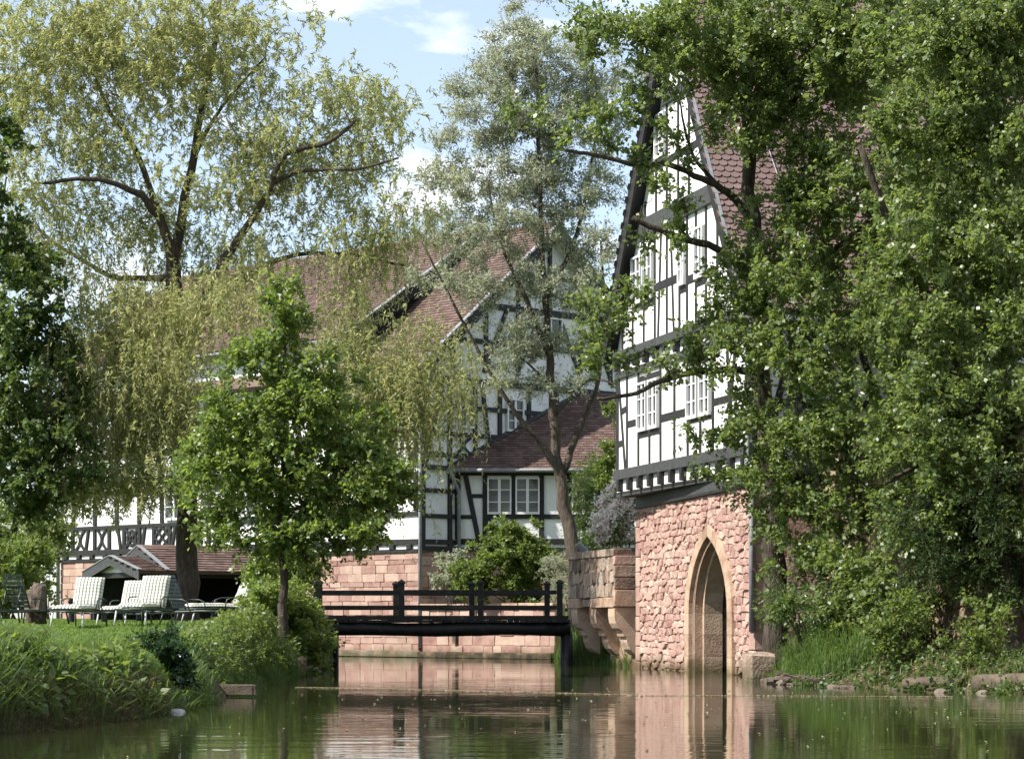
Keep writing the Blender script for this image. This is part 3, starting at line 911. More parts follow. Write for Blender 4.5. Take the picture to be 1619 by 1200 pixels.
# arch surround: outer order and inner order, cut into blocks
def arch_ring(o0, o1, d0, d1, mat, name):
    pi, po = arch_pts(o0, 8, -0.6), arch_pts(o1, 8, -0.6)
    # split the jambs
    def split(p): 
        a, b2 = p[0], p[1]
        L1 = [(a[0], a[1] + (b2[1] - a[1]) * k / 4) for k in range(4)]
        c, d = p[-2], p[-1]
        L2 = [(c[0], c[1] + (d[1] - c[1]) * k / 4) for k in range(1, 5)]
        return L1 + p[1:-1] + L2
    pi, po = split(pi), split(po)
    for k in range(len(pi) - 1):
        a, b2, c, d = pi[k], pi[k + 1], po[k + 1], po[k]
        g = 0.985
        cu, cz = (a[0] + b2[0] + c[0] + d[0]) / 4, (a[1] + b2[1] + c[1] + d[1]) / 4
        qs = [(cu + (q[0] - cu) * g, cz + (q[1] - cz) * g) for q in (a, b2, c, d)]
        MB().prism([SP.at(q[0], q[1], d0) for q in qs], SP.n * (d1 - d0)).build(name, mat, house)
arch_ring(0.20, 0.60, -0.25, 0.07, 'sandstone', 'arch_block')
arch_ring(0.03, 0.20, -0.30, -0.02, 'sandstone', 'arch_block')
arch_ring(-0.14, 0.03, -0.62, -0.20, 'sandstone', 'arch_block')
# stones in the far jamb inside the arch
JP = Plane(SP.at(ua, 0, -0.68), -SP.n, SP.u)
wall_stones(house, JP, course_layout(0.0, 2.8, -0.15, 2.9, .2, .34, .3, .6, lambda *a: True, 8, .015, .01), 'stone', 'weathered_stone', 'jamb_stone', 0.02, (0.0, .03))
MB().box(SP.at(ua - .22, 1.35, -2.1), SP.u * 0.2, SP.n * 1.41, ZV * 1.7).build('inner_wall', 'mortar', house)
downpipe(house, [HP.at(HW + .25, 7.1, .12), HP.at(HW + .12, 6.8, .16), HP.at(HW + .1, 4.3, .16), SP.at(SW + .05, 3.7, .10), SP.at(SW + .05, 0.9, .10)], 0.055)
sb = Plane(SP.at(SW, 0, -.0), SB, SP.u)
wall_stones(house, sb, course_layout(0.15, 5.2, 0.3, ST, .25, .4, .4, .8, lambda *a: True, 9, .015, .006), 'block', 'ashlar', 'side_stone', 0.0, (.0, .03), 80)

# ------------------------------------------------------------------ long half-timbered manor wing (left, behind)
C_ = (-2.98, 80.8)
q = math.sqrt(0.5)
LF = Plane(C_, (-q, q), (-q, -q))
LG = Plane(C_, (q, q), (q, -q))
FL, GW, LE, LR, LS = 19.7, 12.0, 9.3, 14.2, 3.38
manor = thing('manor_house', (C_[0] - 4, C_[1] + 6, 0), 'long white half-timbered manor with red tiled roof behind the willow', 'house')
mb = MB(); mb.prism([LG.at(0.02, LS, -.02), LG.at(GW, LS, -.02), LG.at(GW, LE, -.02), LG.at(GW / 2, LR, -.02), LG.at(0.02, LE, -.02)], LF.u * (FL - .02)); mb.build('wall', 'plaster', manor)
mb = MB(); mb.prism([LG.at(0.06, -1.2, -.06), LG.at(GW, -1.2, -.06), LG.at(GW, LS, -.06), LG.at(0.06, LS, -.06)], LF.u * (FL - .06)); mb.build('base_wall', 'mortar', manor)
wall_stones(manor, LF, course_layout(0.0, 10.2, -0.2, LS - .02, 0.15, 0.29, 0.25, 0.72, lambda *a: True, 31, .012, .004), 'block', 'ashlar', 'ashlar_block', 0.0, (-.012, .02), 240)
lay = course_layout(15.5, FL, 0.6, LS - .02, 0.24, 0.36, 0.4, 0.9, lambda *a: True, 33, .014, 0)
wall_stones(manor, LF, lay, 'block', 'ashlar', 'ashlar_block', 0.0, (-.01, .02), 60)
lay = course_layout(0.0, 4.5, 1.2, LS - .02, 0.24, 0.38, 0.4, 0.9, lambda *a: True, 34, .014, 0)
wall_stones(manor, LG, lay, 'block', 'ashlar', 'ashlar_block', 0.0, (-.01, .02), 60)
MB().box(LF.at(5, 0.12, .06), LF.u * 5.2, LF.n * .10, ZV * .10).build('plinth', 'weathered_stone', manor)

def fb(a, b, w, depth=.05, name='timber_post'): return beam(manor, LF, a, b, w, depth, name)
def gb(a, b, w, depth=.05, name='timber_post'): return beam(manor, LG, a, b, w, depth, name)
for z, w in ((3.41, .12), (3.70, .18), (4.60, .13), (5.85, .18), (6.20, .16), (7.2, .14), (8.1, .14), (9.15, .2)):
    fb((0, z), (FL, z), w, .055, 'timber_rail')
def fu(x): return LF.px(x, 860)[0]
for x in (94.5, 115.5, 150, 173, 196.5, 221, 243.5, 269, 300, 330, 352, 372):
    fb((fu(x), 3.79), (fu(x), 4.54), .16)
for x, dx in ((100, -3), (139, 3), (188, -3), (228, 3), (276, 4), (315, -3), (342, 3)):
    fb((fu(x - dx), 3.79), (fu(x + dx * .4), 4.54), .13, .045, 'timber_brace')
for u in np.linspace(0.4, FL - .4, 24):
    link('joist_end', unit('beam', 'timber'), manor, frame_m(LF.at(u, 3.54, 0.01), LF.u * .11, LF.n * .07, ZV * .08))
def arc_timber(pl, pts, w, parent):
    """bent timber as one piece"""
    m2 = MB(); n = len(pts)
    L1, L2 = [], []
    for i, (u, z) in enumerate(pts):
        a, b2 = pts[max(i - 1, 0)], pts[min(i + 1, n - 1)]
        du, dz = b2[0] - a[0], b2[1] - a[1]
        l = math.hypot(du, dz); nx_, nz_ = -dz / l * w / 2, du / l * w / 2
        L1.append(pl.at(u + nx_, z + nz_, -.01)); L2.append(pl.at(u - nx_, z - nz_, -.01))
    for i in range(n - 1):
        m2.prism([L1[i], L1[i + 1], L2[i + 1], L2[i]], pl.n * (.045 + .001 * (i % 2)))
    return m2.build('curved_brace', 'timber', parent)
def curved_x(pl, u0, u1, z0, z1, parent, w=.10):
    cu, hu_ = (u0 + u1) / 2, (u1 - u0) / 2
    for s in (-1, 1):
        arc_timber(pl, [(cu + s * (hu_ - (hu_ * .95) * math.cos((t_ / 8 - .5) * math.pi)) , z0 + (z1 - z0) * t_ / 8) for t_ in range(9)], w, parent)
curved_x(LF, fu(120), fu(134), 3.79, 4.54, manor)
curved_x(LF, fu(154), fu(168.5), 3.79, 4.54, manor)
u0, u1 = fu(197.5), fu(220); uc, zc = (u0 + u1) / 2, 4.165
for (a, b2) in (((u0, 3.79), (u1, 4.54)), ((u0, 4.54), (u1, 3.79))): fb(a, b2, .12, .045, 'timber_brace')
rr = [(uc + .26 * math.cos(t_ * math.pi / 6), zc + .26 * math.sin(t_ * math.pi / 6)) for t_ in range(13)]
arc_timber(LF, rr, .09, manor)
u0, u1 = fu(245), fu(268)
for k in range(-1, 3):
    uu = u0 + (u1 - u0) * k / 2
    for a, b2 in (((uu, 3.79), (uu + (u1 - u0), 4.54)), ((uu + (u1 - u0), 3.79), (uu, 4.54))):
        # clip to the panel
        def clip(p0, p1):
            pts_ = []
            for e in (p0, p1):
                u = min(max(e[0], min(u0, u1)), max(u0, u1))
                tt = (u - p0[0]) / (p1[0] - p0[0])
                pts_.append((u, p0[1] + (p1[1] - p0[1]) * tt))
            return pts_
        c_ = clip(a, b2)
        if abs(c_[0][0] - c_[1][0]) > .08: fb(c_[0], c_[1], .085, .043, 'timber_brace')
# storeys above the balustrade (mostly behind leaves)
for u in np.concatenate([[0.12], np.arange(1.3, FL, 1.35)]):
    fb((u, 4.67), (u, 5.76), .17); fb((u, 6.28), (u, 9.05), .17)
for u in (0.2, 5.4, 10.8, 16.2):
    fb((u + .1, 6.28), (u + 1.0, 9.05), .15, .045, 'timber_brace')
for u in (2.75, 6.8, 9.5, 12.2, 14.9): window(manor, LF, u, u + 1.0, 7.3, 8.6, .03, 2, 3, 0)
for u in (4.1, 8.15, 12.2): window(manor, LF, u, u + 1.0, 4.75, 5.7, .03, 2, 2, 0)
# gable face
def gu(x): return LG.px(x, 700)[0]
def gzz(x, y): return LG.px(x, y)[1]
for y, w in ((867, .18), (856, .16), (815, .14), (774.5, .14), (738, .16), (717, .16), (683, .15), (639, .15), (596, .20)):
    z = gzz(672, y); gb((0, z), (GW, z), w, .055, 'timber_rail')
zt = gzz(672, 600)
for x in (668, 711, 751, 790, 836, 880, 925, 965):
    u = gu(x)
    if u < GW: gb((u, LS + .1), (u, zt), .19 if x < 700 else .16)
gb((gu(668) + .1, gzz(672, 738)), (gu(700), gzz(672, 600)), .16, .045, 'timber_brace')
gb((gu(775), gzz(672, 717)), (gu(762), gzz(672, 600)), .15, .045, 'timber_brace')
curved_x(LG, gu(721), gu(744), gzz(672, 714), gzz(672, 687), manor)
window(manor, LG, gu(724.5), gu(748), gzz(736, 677), gzz(736, 624), .03, 2, 3, 0)
window(manor, LG, gu(800), gu(826), gzz(736, 677), gzz(736, 624), .03, 2, 3, 0)
for z, w in ((10.3, .16), (11.5, .2), (12.7, .16)):
    g = (z - LE) / (LR - LE) * GW / 2 + .2
    gb((g, z), (GW - g, z), w, .055, 'timber_rail')
for u in np.arange(1.5, 11, 1.5):
    top = LE + (LR - LE) * min(u, GW - u) / (GW / 2) - .3
    if top > 9.7: gb((u, LE), (u, top), .16)
gb((4.4, 9.3), (5.6, 11.5), .15, .045, 'timber_brace'); gb((7.6, 9.3), (6.4, 11.5), .15, .045, 'timber_brace')
gb((2.9, 9.3), (4.0, 11.5), .15, .045, 'timber_brace'); gb((9.1, 9.3), (8.0, 11.5), .15, .045, 'timber_brace')
window(manor, LG, 5.45, 6.55, 10.4, 11.35, .03, 2, 2, 0)
# roof
Vf = (LG.u * (GW / 2) + ZV * (LR - LE)).normalized(); fl_ = math.hypot(GW / 2, LR - LE)
Nf = Vf.cross(LF.u); Nf = Nf if Nf.z > 0 else -Nf
O_ = LG.at(0, LE) - Vf * .5 - LF.u * .45 + Nf * .03
MB().prism([O_, O_ + LF.u * (FL + .8), O_ + LF.u * (FL + .8) + Vf * (fl_ + .52), O_ + Vf * (fl_ + .52)], Nf * .14).build('roof', 'tile_red', manor)
tiles(manor, O_ + Nf * .145, LF.u, Vf, [(0, 0), (5.2, 0), (5.2, fl_ + .5), (0, fl_ + .5)], .20, .17, 'tile_red', 'roof_tiles', False, .02, 3)
Vb = (-LG.u * (GW / 2) + ZV * (LR - LE)).normalized(); Nb = Vb.cross(LF.u); Nb = Nb if Nb.z > 0 else -Nb
Ob = LG.at(GW, LE) - Vb * .5 - LF.u * .45 + Nb * .03
MB().prism([Ob, Ob + LF.u * (FL + .8), Ob + LF.u * (FL + .8) + Vb * (fl_ + .5), Ob + Vb * (fl_ + .5)], Nb * .14).build('roof', 'tile_red', manor)
for (O2, V2, N2) in ((O_, Vf, Nf), (Ob, Vb, Nb)):
    MB().prism([O2 - N2 * .2 - LF.u * .03, O2 + N2 * .15 - LF.u * .03, O2 + N2 * .15 + V2 * (fl_ + .5) - LF.u * .03, O2 - N2 * .2 + V2 * (fl_ + .5) - LF.u * .03], LF.u * .05).build('barge_board', 'timber', manor)
    MB().prism([O2 + N2 * .165 - LF.u * .05, O2 + N2 * .19 - LF.u * .05, O2 + N2 * .19 + V2 * (fl_ + .5) - LF.u * .05, O2 + N2 * .165 + V2 * (fl_ + .5) - LF.u * .05], LF.u * .16).build('verge_flashing', 'zinc', manor)
MB().tube([O_ - LF.n * 0 + Nf * .02, O_ + LF.u * 5 + Nf * .02], [.07, .07], 8).build('gutter', 'zinc', manor, True)
# long raised roof over the left part
t0 = 3.1
R0 = LG.at(GW / 2, LR + .30) + LF.u * t0
E0 = LG.at(-.45, 10.35) + LF.u * t0
Vd = (R0 - E0); dl = Vd.length; Vd.normalize()
Nd = Vd.cross(LF.u); Nd = Nd if Nd.z > 0 else -Nd
RLn = FL - t0 + .5
MB().prism([E0, E0 + LF.u * RLn, E0 + LF.u * RLn + Vd * dl, E0 + Vd * dl], Nd * .12).build('dormer_roof', 'tile_red', manor)
tiles(manor, E0 + Nd * .125, LF.u, Vd, [(0, 0), (RLn, 0), (RLn, dl), (0, dl)], .20, .17, 'tile_red', 'roof_tiles', False, .02, 4)
MB().prism([E0 - Nd * .25 - LF.u * .03, E0 + Nd * .13 - LF.u * .03, E0 + Nd * .13 + Vd * dl - LF.u * .03, E0 - Nd * .25 + Vd * dl - LF.u * .03], LF.u * .06).build('barge_board', 'timber', manor)
MB().prism([E0 + Nd * .145 - LF.u * .05, E0 + Nd * .17 - LF.u * .05, E0 + Nd * .17 + Vd * dl - LF.u * .05, E0 + Nd * .145 + Vd * dl - LF.u * .05], LF.u * .18).build('verge_flashing', 'zinc', manor)
MB().prism([LG.at(.1, LE) + LF.u * (t0 + .3), LG.at(.1, 10.4) + LF.u * (t0 + .3), LG.at(GW / 2, LR + .2) + LF.u * (t0 + .3)], LF.u * .1).build('dormer_cheek', 'timber', manor)
MB().prism([LF.at(t0 + .35, LE, -.05), LF.at(FL, LE, -.05), LF.at(FL, 10.5, -.05), LF.at(t0 + .35, 10.5, -.05)], -LF.n * .2).build('dormer_wall', 'plaster', manor)
MB().tube([E0 + Nd * .02, E0 + LF.u * RLn + Nd * .02], [.07, .07], 8).build('gutter', 'zinc', manor, True)
MB().tube([R0 + ZV * .08, R0 + LF.u * RLn + ZV * .08], [.12, .12], 8).build('ridge_cap', 'tile_red', manor, True)
MB().tube([LG.at(GW / 2, LR + .25) - LF.u * .45, LG.at(GW / 2, LR + .25) + LF.u * t0], [.12, .12], 8).build('ridge_cap', 'tile_red', manor, True)
downpipe(manor, [LG.at(-.06, 9.0, .13), LG.at(-.06, 0.3, .13)], .06)
downpipe(manor, [LF.at(FL - .05, 9.0, .14), LF.at(FL - .05, 1.15, .14)], .07)

# ------------------------------------------------------------------ small gatehouse lean-to
GP = Plane((-1.80, 82.0), (1, 0), (0, -1))
gate = thing('gate_lodge', (0.8, 83.0, 1.5), 'small half-timbered lodge with red roof and two white windows behind the bush', 'house')
foot = [(-1.80, 82.0), (4.3, 82.0), (4.3, 87.8)]
mb = MB(); mb.prism([Vector((x, y, 3.45)) for x, y in foot], ZV * 2.6); mb.build('wall', 'plaster', gate)
mb = MB(); mb.prism([Vector((x, y + .05, -1.0)) for x, y in foot], ZV * 4.45); mb.build('base_wall', 'mortar', gate)
wall_stones(gate, GP, course_layout(0.0, 6.1, 1.4, 3.42, .22, .36, .4, .85, lambda *a: True, 41, .014, 0), 'block', 'ashlar', 'ashlar_block', -.05, (-.01, .02), 100)
def lb(a, b, w, depth=.05, name='timber_post'): return beam(gate, GP, a, b, w, depth, name)
def lu(x): return GP.px(x, 800)[0]
def lz(y): return GP.px(800, y)[1]
lb((0, lz(748)), (6.1, lz(748)), .16, .06, 'timber_rail'); lb((0, lz(856)), (6.1, lz(856)), .18, .06, 'timber_rail'); lb((0, lz(868)), (6.1, lz(868)), .10, .055, 'timber_rail')
for x, w in ((722, .26), (767, .17), (811.5, .17), (856, .17), (900, .17), (945, .17), (985, .17)): lb((lu(x), lz(852)), (lu(x), lz(752)), w)
lb((lu(756), lz(851)), (lu(736), lz(752)), .16, .045, 'timber_brace'); lb((lu(778), lz(851)), (lu(772), lz(818)), .15, .045, 'timber_brace')
lb((lu(727), lz(817)), (lu(750), lz(817)), .13, .04, 'timber_rail'); lb((lu(746), lz(784)), (lu(767), lz(784)), .13, .04, 'timber_rail')
lb((lu(767), lz(816.5)), (lu(945), lz(816.5)), .15, .052, 'timber_rail')
window(gate, GP, lu(770.5), lu(808.5), lz(813), lz(755), .03, 2, 3, .45)
window(gate, GP, lu(815), lu(853), lz(813), lz(755), .03, 2, 3, .45)
window(gate, GP, lu(904), lu(941), lz(813), lz(755), .03, 2, 3, .45)
E0, E1, R0, R1 = Vector((-2.12, 81.68, 6.04)), Vector((4.8, 81.68, 6.04)), Vector((2.5, 86.0, 8.9)), Vector((4.8, 86.0, 8.9))
Nl = (E1 - E0).cross(R1 - E1).normalized(); Nl = Nl if Nl.z > 0 else -Nl
MB().prism([E0, E1, R1, R0], -Nl * .12).build('roof', 'tile_red', gate)
Vl = (R1 - E1); ll = Vl.length; Vl.normalize()
tiles(gate, E0 + Nl * .005, Vector((1, 0, 0)), Vl, [(0, 0), (6.92, 0), (6.92, ll), (4.62, ll)], .19, .165, 'tile_red', 'roof_tiles', False, .018, 6)
dv = (R0 - E0).normalized()
MB().prism([E0 + Nl * .01, E0 + Nl * .09, R0 + Nl * .09, R0 + Nl * .01], dv.cross(Nl).normalized() * -.14).build('verge_flashing', 'timber_grey', gate)
MB().tube([E0 + Vector((0, -.07, -.02)), E1 + Vector((0, -.07, -.02))], [.065, .065], 8).build('gutter', 'zinc', gate, True)
downpipe(gate, [Vector((-1.95, 81.62, 5.97)), Vector((-1.88, 81.68, 5.7)), Vector((-1.72, 81.82, 5.35)), Vector((-1.72, 81.82, 1.7))], .06)

# ------------------------------------------------------------------ moat retaining wall under the bridge
RW = Plane((-2.90, 80.7), (1.2 + 2.98, 76 - 80.8), (-(80.8 - 76), -(1.2 + 2.98)))
RWL = math.hypot(4.18, 4.8)
rw = thing('moat_wall', tuple(RW.at(RWL / 2, -1)), 'low red sandstone wall along the moat behind the footbridge', 'wall')
MB().prism([RW.at(0, -1.2, -.02), RW.at(RWL, -1.2, -.02), RW.at(RWL, 1.62, -.02), RW.at(0, 1.62, -.02)], -RW.n * .4).build('core', 'mortar', rw)
wall_stones(rw, RW, course_layout(0, RWL, -.15, 1.5, .2, .32, .35, .9, lambda *a: True, 51, .014, .004), 'block', 'ashlar', 'ashlar_block', 0, (-.01, .03), 150)
for i in range(8):
    L_ = RWL / 8
    link('coping_stone', unit('block%d' % (i % 6), 'sandstone'), rw, frame_m(RW.at(L_ * (i + .5), 1.62, -.18), RW.u * (L_ / 2 - .008), RW.n * .27, ZV * .08))
MB().box(RW.at(RWL / 2, 0.1, .07), RW.u * (RWL / 2), RW.n * .09, ZV * .09).build('plinth', 'weathered_stone', rw)
MB().box(RW.at(1.75, 0.75, .04), RW.u * .08, RW.n * .06, ZV * .3).build('bracket', 'weathered_stone', rw)

# ------------------------------------------------------------------ corbelled parapet beside the bridge
PP = Plane((2.515, 61.95), (-0.245, 0.969), (-0.969, -0.245))
PL = 4.2
par = thing('stone_parapet', tuple(PP.at(2, -.6, -.6)), 'weathered sandstone parapet on scrolled corbels between bridge and tall house', 'wall')
MB().prism([PP.at(0, 1.72, -.02), PP.at(PL, 1.72, -.02), PP.at(PL, 2.78, -.02), PP.at(0, 2.78, -.02)], -PP.n * .42).build('core', 'mortar', par)
rubble(par, PP, voronoi_cells(0, PL, 1.72, 2.74, .30, .26, 61, .3), 'weathered_stone', 'parapet_stone', 62, None, .012, (.0, .015), 80)
PN = Plane(PP.at(0, 0, 0), -PP.n, -PP.u)
MB().prism([PN.at(0, -1.2, -.02), PN.at(0, 2.7, -.02), PN.at(1.6, 2.7, -.02), PN.at(1.6, -1.2, -.02)] if False else [PN.at(0.02, 1.5, -.01), PN.at(0.02, 2.74, -.01), PN.at(.75, 2.74, -.01), PN.at(.75, 1.5, -.01)], PP.u * .3).build('core', 'mortar', par)
for (z0, z1, mat) in ((1.48, 1.90, 'sandstone'), (1.91, 2.20, 'weathered_stone'), (2.21, 2.50, 'weathered_stone'), (2.51, 2.74, 'ashlar')):
    link('end_block', unit('block%d' % rnd.randrange(6), mat), par, frame_m(PN.at(.34, (z0 + z1) / 2, .02), PN.u * .36, PN.n * .06, ZV * ((z1 - z0) / 2 - .006)))
for i in range(6):
    L_ = PL / 6
    link('coping_stone', unit('block%d' % (i % 6), 'weathered_stone'), par, frame_m(PP.at(L_ * (i + .5) - .03, 2.82, -.2), PP.u * (L_ / 2 - .006), PP.n * .25, ZV * .09))
for i in range(4):
    L_ = PL / 4
    if i == 2: continue
    link('ledge_stone', unit('block%d' % (i % 6), 'sandstone'), par, frame_m(PP.at(L_ * (i + .5), 1.59, -.22), PP.u * (L_ / 2 - .02), PP.n * .26, ZV * .12))
link('ledge_stone', unit('block2', 'weathered_stone'), par, frame_m(PP.at(PL * .625, 1.60, -.30), PP.u * (PL / 8 - .02), PP.n * .24, ZV * .10))
# stem wall, set back, and corbels
MB().prism([PP.at(-.1, -1.2, -.62), PP.at(2.5, -1.2, -.62), PP.at(2.5, .55, -.62), PP.at(3.2, .85, -.62), PP.at(PL, 1.2, -.62), PP.at(PL, 1.5, -.62), PP.at(-.1, 1.5, -.62)], -PP.n * .6).build('stem_wall', 'sandstone', par)
def corbel(u, w):
    prof = [(-.62, 1.47), (.0, 1.47), (.0, 1.26), (-.03, 1.08), (-.10, .96), (-.20, .90), (-.24, .76), (-.30, .76), (-.33, .60), (-.40, .44), (-.52, .32), (-.62, .28)]
    MB().prism([PP.at(u - w / 2, z, d) for d, z in prof], PP.u * w).build('corbel', 'sandstone', par)
for u in (.30, 1.95, 3.7): corbel(u, .56)

# spotlight on the parapet
sl_ = thing('garden_spotlight', tuple(PP.at(3.7, 2.91, -.2)), 'small grey cylindrical spotlight standing on the stone parapet', 'lamp')
c0 = PP.at(3.7, 2.91, -.2)
MB().tube([c0, c0 + ZV * .12], [.03, .03], 8).build('bracket', 'zinc', sl_, True)
MB().tube([c0 + Vector((-.12, -.05, .24)), c0 + Vector((-.10, -.05, .22)), c0 + Vector((.10, .03, .04)), c0 + Vector((.13, .04, .02))], [.075, .085, .085, .07], 12).build('lamp_head', 'zinc', sl_, True)

# ------------------------------------------------------------------ footbridge
BY0, BY1 = 66.7, 69.3
br = thing('footbridge', (-1.7, 68, 0), 'dark timber footbridge with log beams and double rail across the moat', 'bridge')
def bx(x, Y=BY0): return (x - 809.5) / F * Y
XL, XR = bx(500), bx(890)
for Y in (BY0 + .12, BY1 - .12):
    pts = [Vector((XL - .4 + (XR + .6 - XL) * k / 8, Y + .02 * math.sin(k * 2.1), .93 + .02 * math.sin(k * 1.3))) for k in range(9)]
    MB().tube(pts, [.182 + .012 * math.sin(k * 1.7) for k in range(9)], 12).build('log_beam', 'bridge_timber', br, True)
n = 42
for i in range(n):
    x = XL - .3 + (XR + .5 - XL) * (i + .5) / n
    link('deck_plank', unit('beam', 'bridge_timber'), br, frame_m(Vector((x, (BY0 + BY1) / 2, 1.135 + rnd.uniform(-.006, .006))), Vector(((XR + .5 - XL) / n / 2 - .006, 0, 0)), Vector((0, (BY1 - BY0) / 2 + .1 + rnd.uniform(-.03, .03), 0)), Vector((0, 0, .035))))
for Y, xs_ in ((BY0, (505, 635, 760, 885)), (BY1, (500, 626, 746, 865))):
    for x in xs_:
        c = Vector((bx(x, Y), Y, 0))
        pm = MB(); pm.box(c + ZV * 1.62, (.075, 0, 0), (0, .075, 0), (0, 0, .5))
        pm.build('post', 'bridge_timber', br)
        k = MB(); zt = 2.12
        k.add([c + Vector((sx * .1, sy * .1, zt + .0)) for sx, sy in ((-1, -1), (1, -1), (1, 1), (-1, 1))] + [c + Vector((sx * .1, sy * .1, zt + .05)) for sx, sy in ((-1, -1), (1, -1), (1, 1), (-1, 1))] + [c + ZV * (zt + .13)],
              [(3, 2, 1, 0), (0, 1, 5, 4), (1, 2, 6, 5), (2, 3, 7, 6), (3, 0, 4, 7), (4, 5, 8), (5, 6, 8), (6, 7, 8), (7, 4, 8)])
        k.build('post_cap', 'bridge_timber', br)
    for z, h in ((1.90, .055), (1.50, .055)):
        for xa, xb in zip(xs_[:-1], xs_[1:]):
            a, b2 = bx(xa, Y), bx(xb, Y)
            link('rail', unit('beam', 'bridge_timber'), br, frame_m(Vector(((a + b2) / 2, Y, z + rnd.uniform(-.008, .008))), Vector(((b2 - a) / 2 - .08, 0, 0)), Vector((0, .035, 0)), Vector((0, 0, h))))
    a, b2 = XL - .2, XR + .15
    link('kerb_beam', unit('beam', 'bridge_timber'), br, frame_m(Vector(((a + b2) / 2, Y, 1.23)), Vector(((b2 - a) / 2, 0, 0)), Vector((0, .06, 0)), Vector((0, 0, .055))))
for Y in (BY0 + .1, BY1 - .1):
    MB().tube([(XR + .12, Y, -1.2), (XR + .12, Y, .80)], [.15, .14], 10).build('pile', 'bridge_timber', br, True)
    MB().tube([(bx(517), Y, -1.2), (bx(517), Y, .80)], [.14, .14], 10).build('pile', 'bridge_timber', br, True)

# ------------------------------------------------------------------ plants
def leaf_mesh(name, base, d, nrm, L, W, mat, fold=0.12):
    """diamond leaves: base points, directions, normals, lengths, widths (numpy)"""
    n = len(base)
    d = d / (np.linalg.norm(d, axis=1, keepdims=True) + 1e-9)
    side = np.cross(d, nrm)
    side /= (np.linalg.norm(side, axis=1, keepdims=True) + 1e-9)
    up = np.cross(side, d)
    L_ = L[:, None]; W_ = W[:, None]
    v = np.empty((n, 4, 3), np.float32)
    v[:, 0] = base
    v[:, 1] = base + d * L_ * 0.48 + side * W_ * 0.5 + up * W_ * fold
    v[:, 2] = base + d * L_ - up * L_ * 0.08
    v[:, 3] = base + d * L_ * 0.48 - side * W_ * 0.5 + up * W_ * fold
    return quad_mesh(name, v, mat)

def quad_mesh(name, v, mat):
    n = len(v)
    me = bpy.data.meshes.new(name)
    me.vertices.add(n * 4)
    me.vertices.foreach_set('co', np.ascontiguousarray(v, np.float32).reshape(-1))
    me.loops.add(n * 4)
    me.loops.foreach_set('vertex_index', np.arange(n * 4, dtype=np.int32))
    me.polygons.add(n)
    me.polygons.foreach_set('loop_start', np.arange(0, n * 4, 4, dtype=np.int32))
    me.polygons.foreach_set('loop_total', np.full(n, 4, np.int32))
    me.materials.append(MATS[mat])
    me.update(calc_edges=True)
    return me

def unit_rand(rs, n):
    v = rs.normal(size=(n, 3))
    return v / (np.linalg.norm(v, axis=1, keepdims=True) + 1e-9)

def smooth_path(pts, k=4):
    """Catmull-Rom through points"""
    p = [np.array(a, float) for a in pts]
    out_ = []
    for i in range(len(p) - 1):
        p0, p1, p2, p3 = p[max(i - 1, 0)], p[i], p[i + 1], p[min(i + 2, len(p) - 1)]
        for j in range(k):
            t_ = j / k
            out_.append(0.5 * ((2 * p1) + (-p0 + p2) * t_ + (2 * p0 - 5 * p1 + 4 * p2 - p3) * t_ ** 2 + (-p0 + 3 * p1 - 3 * p2 + p3) * t_ ** 3))
    out_.append(p[-1])
    return out_

